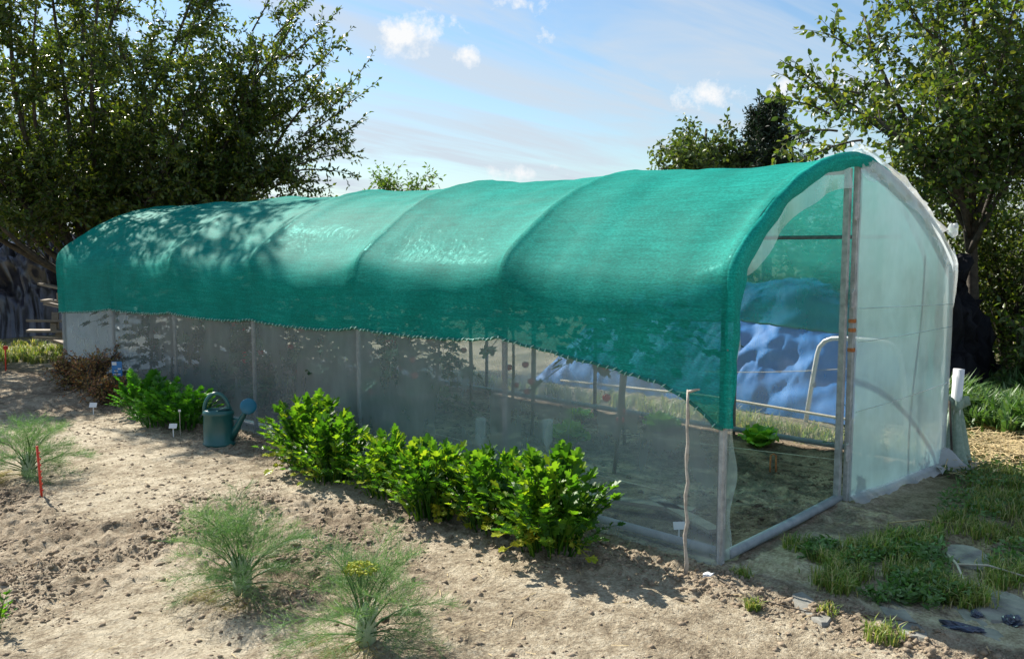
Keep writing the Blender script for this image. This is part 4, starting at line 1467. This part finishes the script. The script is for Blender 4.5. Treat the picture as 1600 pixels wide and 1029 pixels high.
for row, (lst, rn) in enumerate(((TOM, 'far'), (TOM2, 'near'))):
    for i, (x, y) in enumerate(lst):
        rt_ = empty('tomato_plant', (x, y, gh(x, y)), 0, '%s tomato plant from the door in the %s row inside the tunnel' % (ords[i], rn), 'tomato plant', 'staked tomato plants inside the tunnel')
        H = rnd.uniform(1.65, 1.85)
        lx, ly = rnd.uniform(-.10, .10), rnd.uniform(-.10, .10)
        MB().tube([(0, 0, -.03), (lx * .3 + .03, ly * .3, .5), (lx * .8, ly * .8 - .03, 1.1), (lx, ly, H)], [.017, .016, .012, .006], 6).build('stem', M['tstem'], rt_, True)
        if row == 0 and i % 2 == 0:
            MB().tube([(.04, .03, -.05), (.04 + lx, .03 + ly, H + .05)], .014, 6).build('stake', M['wood'], rt_, True)
        lowz = .85 if (row == 0 and i < 5) else .30 if row == 0 else .16
        nl = 24 if lowz > .5 else 30 if row == 0 else 38
        for k_ in range(nl):
            z = lowz + (H - lowz) * (k_ + rnd.random()) / nl
            an = k_ * 2.399 + rnd.uniform(-.5, .5)
            sc = (rnd.uniform(.36, .52) if row == 0 else rnd.uniform(.36, .50)) * (1 if z < 1.35 else .62)
            f = z / H
            m_ = Matrix.Translation((lx * f, ly * f, z)) @ Matrix.Rotation(an, 4, 'Z') @ Matrix.Rotation(rnd.uniform(.2, .9), 4, 'Y') @ Matrix.Rotation(rnd.uniform(-.4, .4), 4, 'X') @ Matrix.Scale(sc, 4)
            link('leaf', tom_meshes[k_ % 3], rt_, None, m_)
        for k_ in range(rnd.randint(2, 5)):
            z = rnd.uniform(.3, 1.15)
            an = rnd.uniform(0, 6.28)
            link('tomato', fruit_me, rt_, None, Matrix.Translation((.07 * math.cos(an), .07 * math.sin(an), z)))

# lettuces
def ruffle(r, nm):
    mb = MB()
    ph = r.uniform(0, 6)

    def fn(u, v):
        wd = .42 * math.sin(math.pi * min(1, u * .75 + .12)) ** .8
        y = (v - .5) * 2 * wd
        x = u * .75
        z = .75 * u - .45 * u * u * 1.1 + .35 * (v - .5) ** 2 + .05 * math.sin(v * 21 + ph + u * 3) * u * abs(v - .5) * 2 + .05 * math.sin(u * 13 + ph)
        return (x, y, z)
    mb.grid(fn, 6, 9)
    return mb.mesh(nm, M['lettuce'], True)


LET = [ruffle(frr, 'leaf') for _ in range(3)]
for x, y, s, lab in [(6.80, 3.58, .25, 'bright green lettuce by the base rail seen through the doorway'), (5.62, 4.75, .26, 'pale lettuce inside the clear wall, left of the staked stems'),
                     (6.5, 5.35, .2, 'small bright lettuce far inside behind the pale lettuce'), (6.72, 4.55, .24, 'bright leafy lettuce inside behind the prop stick')]:
    rt_ = empty('lettuce', (x, y, gh(x, y)), 0, lab, 'lettuce', 'lettuces inside the tunnel')
    for k_ in range(14):
        f = k_ / 14
        m_ = Matrix.Rotation(k_ * 2.399, 4, 'Z') @ Matrix.Rotation(-.75 + .95 * f, 4, 'Y') @ Matrix.Scale(s * rnd.uniform(.8, 1.15), 4)
        link('leaf', LET[k_ % 3], rt_, None, m_)
# weed behind the cloudy door
bush('weed_plant', 'tall weed growing behind the cloudy door sheet', 'weed', (6.72, 2.62, gh(6.72, 2.62)), .48, .12, 500, M['weed'], .026, 201, None, .5, 'diamond', 5, .1)

# hairpin marker sticks and strings over the beds
hp_ = empty('hairpin_marker', (6.05, 3.06, gh(6.05, 3.06)), R(-46), 'pair of short brown sticks holding a string in the doorway bed', 'marker')
for dx in (-.025, .025):
    MB().tube([(dx, 0, -.04), (dx * .8, 0, .13)], .007, 6).build('stick', M['rust'], hp_, True)
MB().tube([(-.022, 0, .13), (0, 0, .145), (.022, 0, .13)], .006, 6).build('crosspiece', M['rust'], hp_, True)


def strline(a_, b_, dip, lab, rad=.0035):
    pts = [V(a_).lerp(V(b_), i / 12) - V((0, 0, dip * 4 * (i / 12) * (1 - i / 12))) for i in range(13)]
    return tag(MB().tube(pts, rad, 5).build('string_line', M['string'], None, True), lab, 'string')


strline((5.75, 6.0, .10), (6.35, 2.7, .09), .02, 'string stretched low along the bed seen through the doorway')
strline((5.0, 7.5, .10), (4.75, 3.2, .08), .02, 'string stretched low along the bed behind the clear wall')
tag(MB().tube([(7.55, 6.5, .16), (7.6, 4.6, .20), (7.55, 3.2, .17), (7.6, 2.2, .14)], .013, 8).build('hose', M['string'], None, True), 'tan hose running along outside the far wall of the tunnel', 'hose')
for a_, b_, lab in [((4.35, 3.7, .05), (4.6, 2.85, .045), 'weathered board lying just inside the clear wall, nearer the celery'), ((4.65, 3.2, .05), (4.35, 2.55, .045), 'weathered board lying just inside the clear wall at the near corner')]:
    d = (V(b_) - V(a_))
    o = MB().box((0, 0, 0), (d.length, .09, .025)).build('board', M['wood'], None)
    o.location = (V(a_) + V(b_)) / 2
    o.rotation_euler = (0, 0, math.atan2(d.y, d.x))
    tag(o, lab, 'board')
bot_me = None
for x, y, lab in [(5.35, 4.75, 'pale upturned bottle standing in the bed left of the pale lettuce'), (5.0, 5.2, 'pale upturned bottle near the celery row, inside the wall')]:
    mbb = MB().lathe([(.012, -.02), (.014, .05), (.045, .10), (.047, .26), (.045, .27), (.040, .28)], 14)
    o = mbb.build('bottle', M['poly_flap'], None, True)
    o.location = (x, y, gh(x, y))
    tag(o, lab, 'bottle', 'upturned bottles in the beds')

# ------------------------------------------------------------------ beyond the tunnel: sheeted heaps
def heap(name, cx, cy, ax, ay, h, mat, lab, seed, fold=.05, slope=.55, nu=70, nv=50, crump=.25):
    u, v = np.meshgrid(np.linspace(-1, 1, nu + 1), np.linspace(-1, 1, nv + 1), indexing='ij')
    x, y = u.ravel(), v.ravel()
    pr = np.clip((1 - np.abs(x)) / slope, 0, 1) ** .7 * np.clip((1 - np.abs(y)) / (slope * .6), 0, 1) ** .6
    z = h * pr * (.86 + .28 * fbm(x * 1.6 + seed, y * 2.6, seed, 3))
    # creases that run down the slope
    cr = (fbm(y * ay * 4.2 + .9 * x, x * 1.5 + seed, seed + 9, 4) - .45) * 2
    cr2 = np.abs(fbm(y * ay * 2.2 + 2 * x, x * 3, seed + 29, 3) - .45) * 2
    k_ = np.clip(pr * 3, .1, 1)
    px, py, pz = cx + x * ax + fold * (cr * .9 - cr2) * k_, cy + y * ay + fold * .8 * cr2 * k_, z + fold * .5 * cr * k_
    # sharp crumples all over the sheet
    a1 = np.abs(fbm(px * 2.3 + pz, pz * 3.1 + py * 2.3, seed + 51, 4) - .46)
    a2 = np.abs(fbm(px * 4.1 - pz * 2, pz * 4 - py * 3.7, seed + 71, 3) - .45)
    cz = crump * (a1 * 2.2 + a2 * 1.2) * k_
    P = np.stack([px + cz * .6, py + cz, pz - cz * .5], -1)
    ix = np.arange((nu + 1) * (nv + 1)).reshape(nu + 1, nv + 1)
    Fc = np.stack([ix[:-1, :-1], ix[1:, :-1], ix[1:, 1:], ix[:-1, 1:]], -1).reshape(-1, 4)
    return tag(link(name, np_mesh(name, P, Fc, mat, True)), lab, 'tarpaulin')


heap('blue_tarp', 9.25, 5.35, 1.15, 2.15, 1.30, M['bluetarp'], 'creased blue tarpaulin over a heap behind the tunnel', 4, .15, .75, 100, 180, crump=.07)
heap('black_sheet', 10.75, 3.75, 1.0, .95, 1.7, M['blackmatt'], 'black plastic sheet over a heap right of the door', 9, .2, .6, 90, 80, crump=.45)
heap('black_sheet', 4.1, 20.4, 3.6, 2.2, 2.05, M['blacktarp'], 'black plastic sheet over a big heap left of the tunnel end', 15, .3, .26, 170, 130, crump=.7)
# stack of weathered boards poking out behind the far corner
bst = random.Random(9)
for k_ in range(7):
    o = MB().box((0, 0, 0), (1.5, .16, .035)).build('plank', M['wood'], None)
    o.location = (5.15 + bst.uniform(-.08, .08), 14.6 + bst.uniform(-.05, .05), .06 + k_ * .155)
    o.rotation_euler = (R(bst.uniform(-8, 8)), R(bst.uniform(-9, 14)), R(-46 + bst.uniform(-25, 25)))
    tag(o, '%s weathered board from the bottom of the pile behind the far corner' % ords[k_], 'board', 'boards piled behind the far corner')
    for q in (-1, 1):
        if k_ < 6:
            b = MB().box((0, 0, 0), (.09, .15, .118)).build('bearer', M['wood'], o)
            b.location = (q * .35, 0, .078)
# white bent pipe frame beyond the far wall
pf = empty('pipe_frame', (7.95, 3.40, 0), 0, 'white bent pipe frame standing in front of the blue tarpaulin', 'pipe frame')
pp = [(0, .25, -.05), (0.0, .21, .4), (0, .17, .78)]
for i in range(7):
    a_ = math.pi / 2 * i / 6
    pp.append((0, .17 - .16 * math.sin(a_) * 1.0, .78 + .16 * (1 - math.cos(a_)) * 0 + .16 * math.sin(a_) - .0))
pp = [(0, z_y, z_z) for z_y, z_z in [(.30, -.05), (.235, .45), (.20, .68), (.18, .75), (.13, .81), (.06, .84), (-.05, .85), (-.35, .85), (-.45, .84), (-.52, .81), (-.565, .75), (-.585, .68), (-.62, .45), (-.67, -.05)]]
MB().tube(pp, .022, 12).build('pipe', M['whitepipe'], pf, True)
MB().tube([(.01, .25, .38), (.01, .215, .38)], .028, 8).build('collar', M['steel'], pf, True)
strline((7.75, 4.7, .42), (8.02, 3.2, .58), .02, 'pale string tied across the white pipe frame', .004)


# ------------------------------------------------------------------ grass, weeds, straw
def grass(name, centers, mat, label, cat, h=(.05, .16), wdt=.004):
    """centers: (x, y, rx, ry, n)"""
    Ps = []
    for x, y, rx, ry, n in centers:
        nt_ = max(3, n // 26)
        a_ = rng.uniform(0, 6.283, nt_)
        q = np.sqrt(rng.random(nt_))
        k0 = rng.integers(0, nt_, n)
        rad = np.abs(rng.standard_normal(n)) * rng.uniform(.012, .05, nt_)[k0]
        a2 = rng.uniform(0, 6.283, n)
        Ps.append(np.stack([(x + rx * q * np.cos(a_))[k0] + rad * np.cos(a2), (y + ry * q * np.sin(a_))[k0] + rad * np.sin(a2)], -1))
    P = np.concatenate(Ps)
    n = len(P)
    keep = vnoise(P[:, 0] * 7, P[:, 1] * 7, 33) + .4 * rng.random(n) > .42
    P = P[keep]
    n = len(P)
    z = ground_h(P[:, 0], P[:, 1]) - .004
    L = rng.uniform(h[0], h[1], n) * (.6 + .8 * vnoise(P[:, 0] * 4, P[:, 1] * 4, 12))
    an = rng.uniform(0, 6.283, n)
    ln = rng.uniform(.15, 1.0, n)
    dx, dy = np.cos(an) * ln, np.sin(an) * ln
    wx, wy = -np.sin(an) * wdt, np.cos(an) * wdt
    wv = rng.uniform(.6, 1.4, n)
    wx, wy = wx * wv, wy * wv
    b = np.stack([P[:, 0], P[:, 1], z], -1)
    wv3 = np.stack([wx, wy, np.zeros(n)], -1)
    m_ = b + np.stack([dx * L * .35, dy * L * .35, L * .6], -1)
    tp = b + np.stack([dx * L, dy * L, L * (1.0 - .35 * ln)], -1)
    VV = np.stack([b - wv3, b + wv3, m_ + wv3 * .8, m_ - wv3 * .8, tp], 1).reshape(-1, 3)
    k_ = (np.arange(n) * 5)[:, None]
    Fc = np.concatenate([k_ + np.array([[0, 1, 2]]), k_ + np.array([[0, 2, 3]]), k_ + np.array([[3, 2, 4]])], 1).reshape(-1, 3)
    o = link(name, np_mesh(name, VV, Fc, mat))
    return tag(o, label, cat, kind='stuff'), n


cen = [(4.53, 1.88, .22, .12, 1300), (4.18, 1.72, .16, .12, 1000), (4.88, 1.72, .24, .14, 1300), (4.6, 1.5, .22, .14, 1100), (4.4, 1.38, .16, .10, 800), (5.1, 1.62, .2, .1, 600),
       (4.38, 1.22, .12, .10, 900), (5.45, 1.34, .16, .14, 800), (5.55, 1.62, .22, .12, 700), (4.85, 1.15, .2, .12, 700), (6.1, 1.5, .35, .18, 900), (6.5, 1.62, .4, .2, 1100), (7.0, 1.8, .35, .12, 800),
       (7.5, 2.0, .5, .25, 1500), (7.3, 1.5, .6, .3, 1300), (8.4, 2.4, .7, .5, 2200), (5.9, 1.15, .4, .2, 800), (6.6, 1.2, .5, .3, 1000)]
grass('grass', cen, M['gr_leaf'], 'short uneven grass growing in the shade in front of the door', 'grass', (.03, .11), .0028)
grass('far_side_grass', [(7.35, 4.0, .25, 1.6, 3500), (7.4, 6.5, .3, 1.8, 2600), (7.5, 9.5, .4, 2.0, 1500)], M['gr_leaf'], 'dry grass strip along the outside of the far wall', 'grass', (.06, .22), .004)
grass('back_grass', [(4.2, 14.9, 1.6, 1.2, 6500), (3.4, 16.4, 1.8, 1.0, 3500)], M['gr_leaf'], 'rough green grass in front of the black sheeted heap', 'grass', (.06, .18), .006)
grass('undergrowth', [(9.6, 2.2, 1.2, .6, 3500), (11.0, 2.2, 1.4, .8, 3500), (9.2, 2.9, .5, .5, 1500)], M['weed'], 'leafy green undergrowth below the fruit trees at the right', 'undergrowth', (.15, .42), .016)
# low broad-leaved weeds between the grass
wp, wd_, ws = [], [], []
for x, y, rx, ry, n in [(4.55, 1.6, .4, .25, 1700), (4.95, 1.65, .3, .15, 800), (4.25, 1.5, .2, .14, 900), (4.3, 1.28, .15, .1, 500), (4.52, 2.0, .16, .07, 500), (6.5, 1.6, .9, .3, 1500), (7.5, 2.1, .7, .3, 2200), (5.1, 1.05, .4, .25, 900), (3.98, 2.12, .08, .05, 120), (7.9, 2.5, .5, .3, 900)]:
    a_ = rng.uniform(0, 6.283, n)
    q = np.sqrt(rng.random(n))
    px, py = x + rx * q * np.cos(a_), y + ry * q * np.sin(a_)
    kk = vnoise(px * 5, py * 5, 71) > .42
    px, py = px[kk], py[kk]
    wp.append(np.stack([px, py, ground_h(px, py) + rng.uniform(.0, .06, len(px))], -1))
    dd = rng.standard_normal((len(px), 3))
    dd[:, 2] = np.abs(dd[:, 2]) * .5 + .1
    wd_.append(dd)
    ws.append(rng.uniform(.02, .05, len(px)))
wv_, wf_ = leaf_cloud(np.concatenate(wp), np.concatenate(wd_), np.concatenate(ws), .5, updown=1.5)
tag(link('weeds', np_mesh('weeds', wv_, wf_, M['weed'])), 'low broad-leaved weeds mixed into the grass in front of the door', 'weeds', kind='stuff')
# straw at the right
n = 1500
px = 7.9 + rng.standard_normal(n) * .42
py = 2.02 + rng.standard_normal(n) * .22
pz = ground_h(px, py) + rng.uniform(.02, .11, n)
an = rng.uniform(0, 6.283, n)
L = rng.uniform(.06, .28, n)
a3 = np.stack([px, py, pz], -1)
b3 = a3 + np.stack([np.cos(an) * L, np.sin(an) * L, rng.uniform(-.04, .05, n)], -1)
wv3 = np.stack([-np.sin(an) * .0028, np.cos(an) * .0028, np.full(n, .001)], -1)
VV = np.stack([a3 - wv3, a3 + wv3, b3 + wv3, b3 - wv3], 1).reshape(-1, 3)
tag(link('straw', np_mesh('straw', VV, np.arange(n * 4).reshape(-1, 4), M['straw'])), 'loose dry straw strewn on the grass right of the door', 'straw', kind='stuff')


n = 520
px, py = rng.uniform(.8, 3.95, n), rng.uniform(.9, 9, n)
an, L = rng.uniform(0, 6.283, n), rng.uniform(.015, .09, n) * rng.uniform(.4, 1, n)
a3 = np.stack([px, py, ground_h(px, py) + .006], -1)
qx, qy = px + np.cos(an) * L, py + np.sin(an) * L
b3 = np.stack([qx, qy, ground_h(qx, qy) + rng.uniform(.004, .014, n)], -1)
wv3 = np.stack([-np.sin(an) * .0016, np.cos(an) * .0016, np.full(n, .0006)], -1)
VV = np.stack([a3 - wv3, a3 + wv3, b3 + wv3, b3 - wv3], 1).reshape(-1, 3)
tag(link('soil_litter', np_mesh('soil_litter', VV, np.arange(n * 4).reshape(-1, 4), M['straw'])), 'tiny dry stalk bits scattered over the open soil', 'litter', kind='stuff')


def tuft(x, y, n, h, rad, lab, mat):
    mb = MB()
    for i in range(n):
        an = rnd.uniform(0, 6.283)
        q = rad * math.sqrt(rnd.random())
        bx, by = q * math.cos(an), q * math.sin(an)
        a2 = rnd.uniform(0, 6.283)
        L = h * rnd.uniform(.5, 1.1)
        ln = rnd.uniform(.2, .9)
        d = V((math.cos(a2) * ln, math.sin(a2) * ln, 0)) * L
        s = V((-math.sin(a2), math.cos(a2), 0)) * .0032
        b = V((bx, by, -.01))
        m_ = b + d * .35 + V((0, 0, L * .6))
        e = b + d + V((0, 0, L * (1 - .35 * ln)))
        mb.add([b - s, b + s, m_ + s * .8, m_ - s * .8, e], [(0, 1, 2, 3), (3, 2, 4)])
    o = mb.build('grass_tuft', mat)
    o.location = (x, y, gh(x, y))
    return tag(o, lab, 'grass tuft', 'small tufts on the bare soil')


tuft(3.63, 1.92, 90, .085, .035, 'small sunlit grass tuft alone on bare soil left of the slabs', M['gr_leaf'])
tuft(3.72, 1.34, 170, .10, .085, 'larger sunlit grass tuft at the bottom edge by the shade line', M['gr_leaf'])
tuft(3.78, 1.62, 60, .06, .05, 'thin grass tuft on the shade line between the two narrow slabs', M['gr_leaf'])
tuft(3.95, 2.16, 110, .07, .06, 'green tuft beside the near end of the threshold tube', M['gr_leaf'])
tuft(4.55, 2.12, 170, .11, .10, 'green tuft against the middle of the threshold tube', M['gr_leaf'])
print('LEAVES', stats)
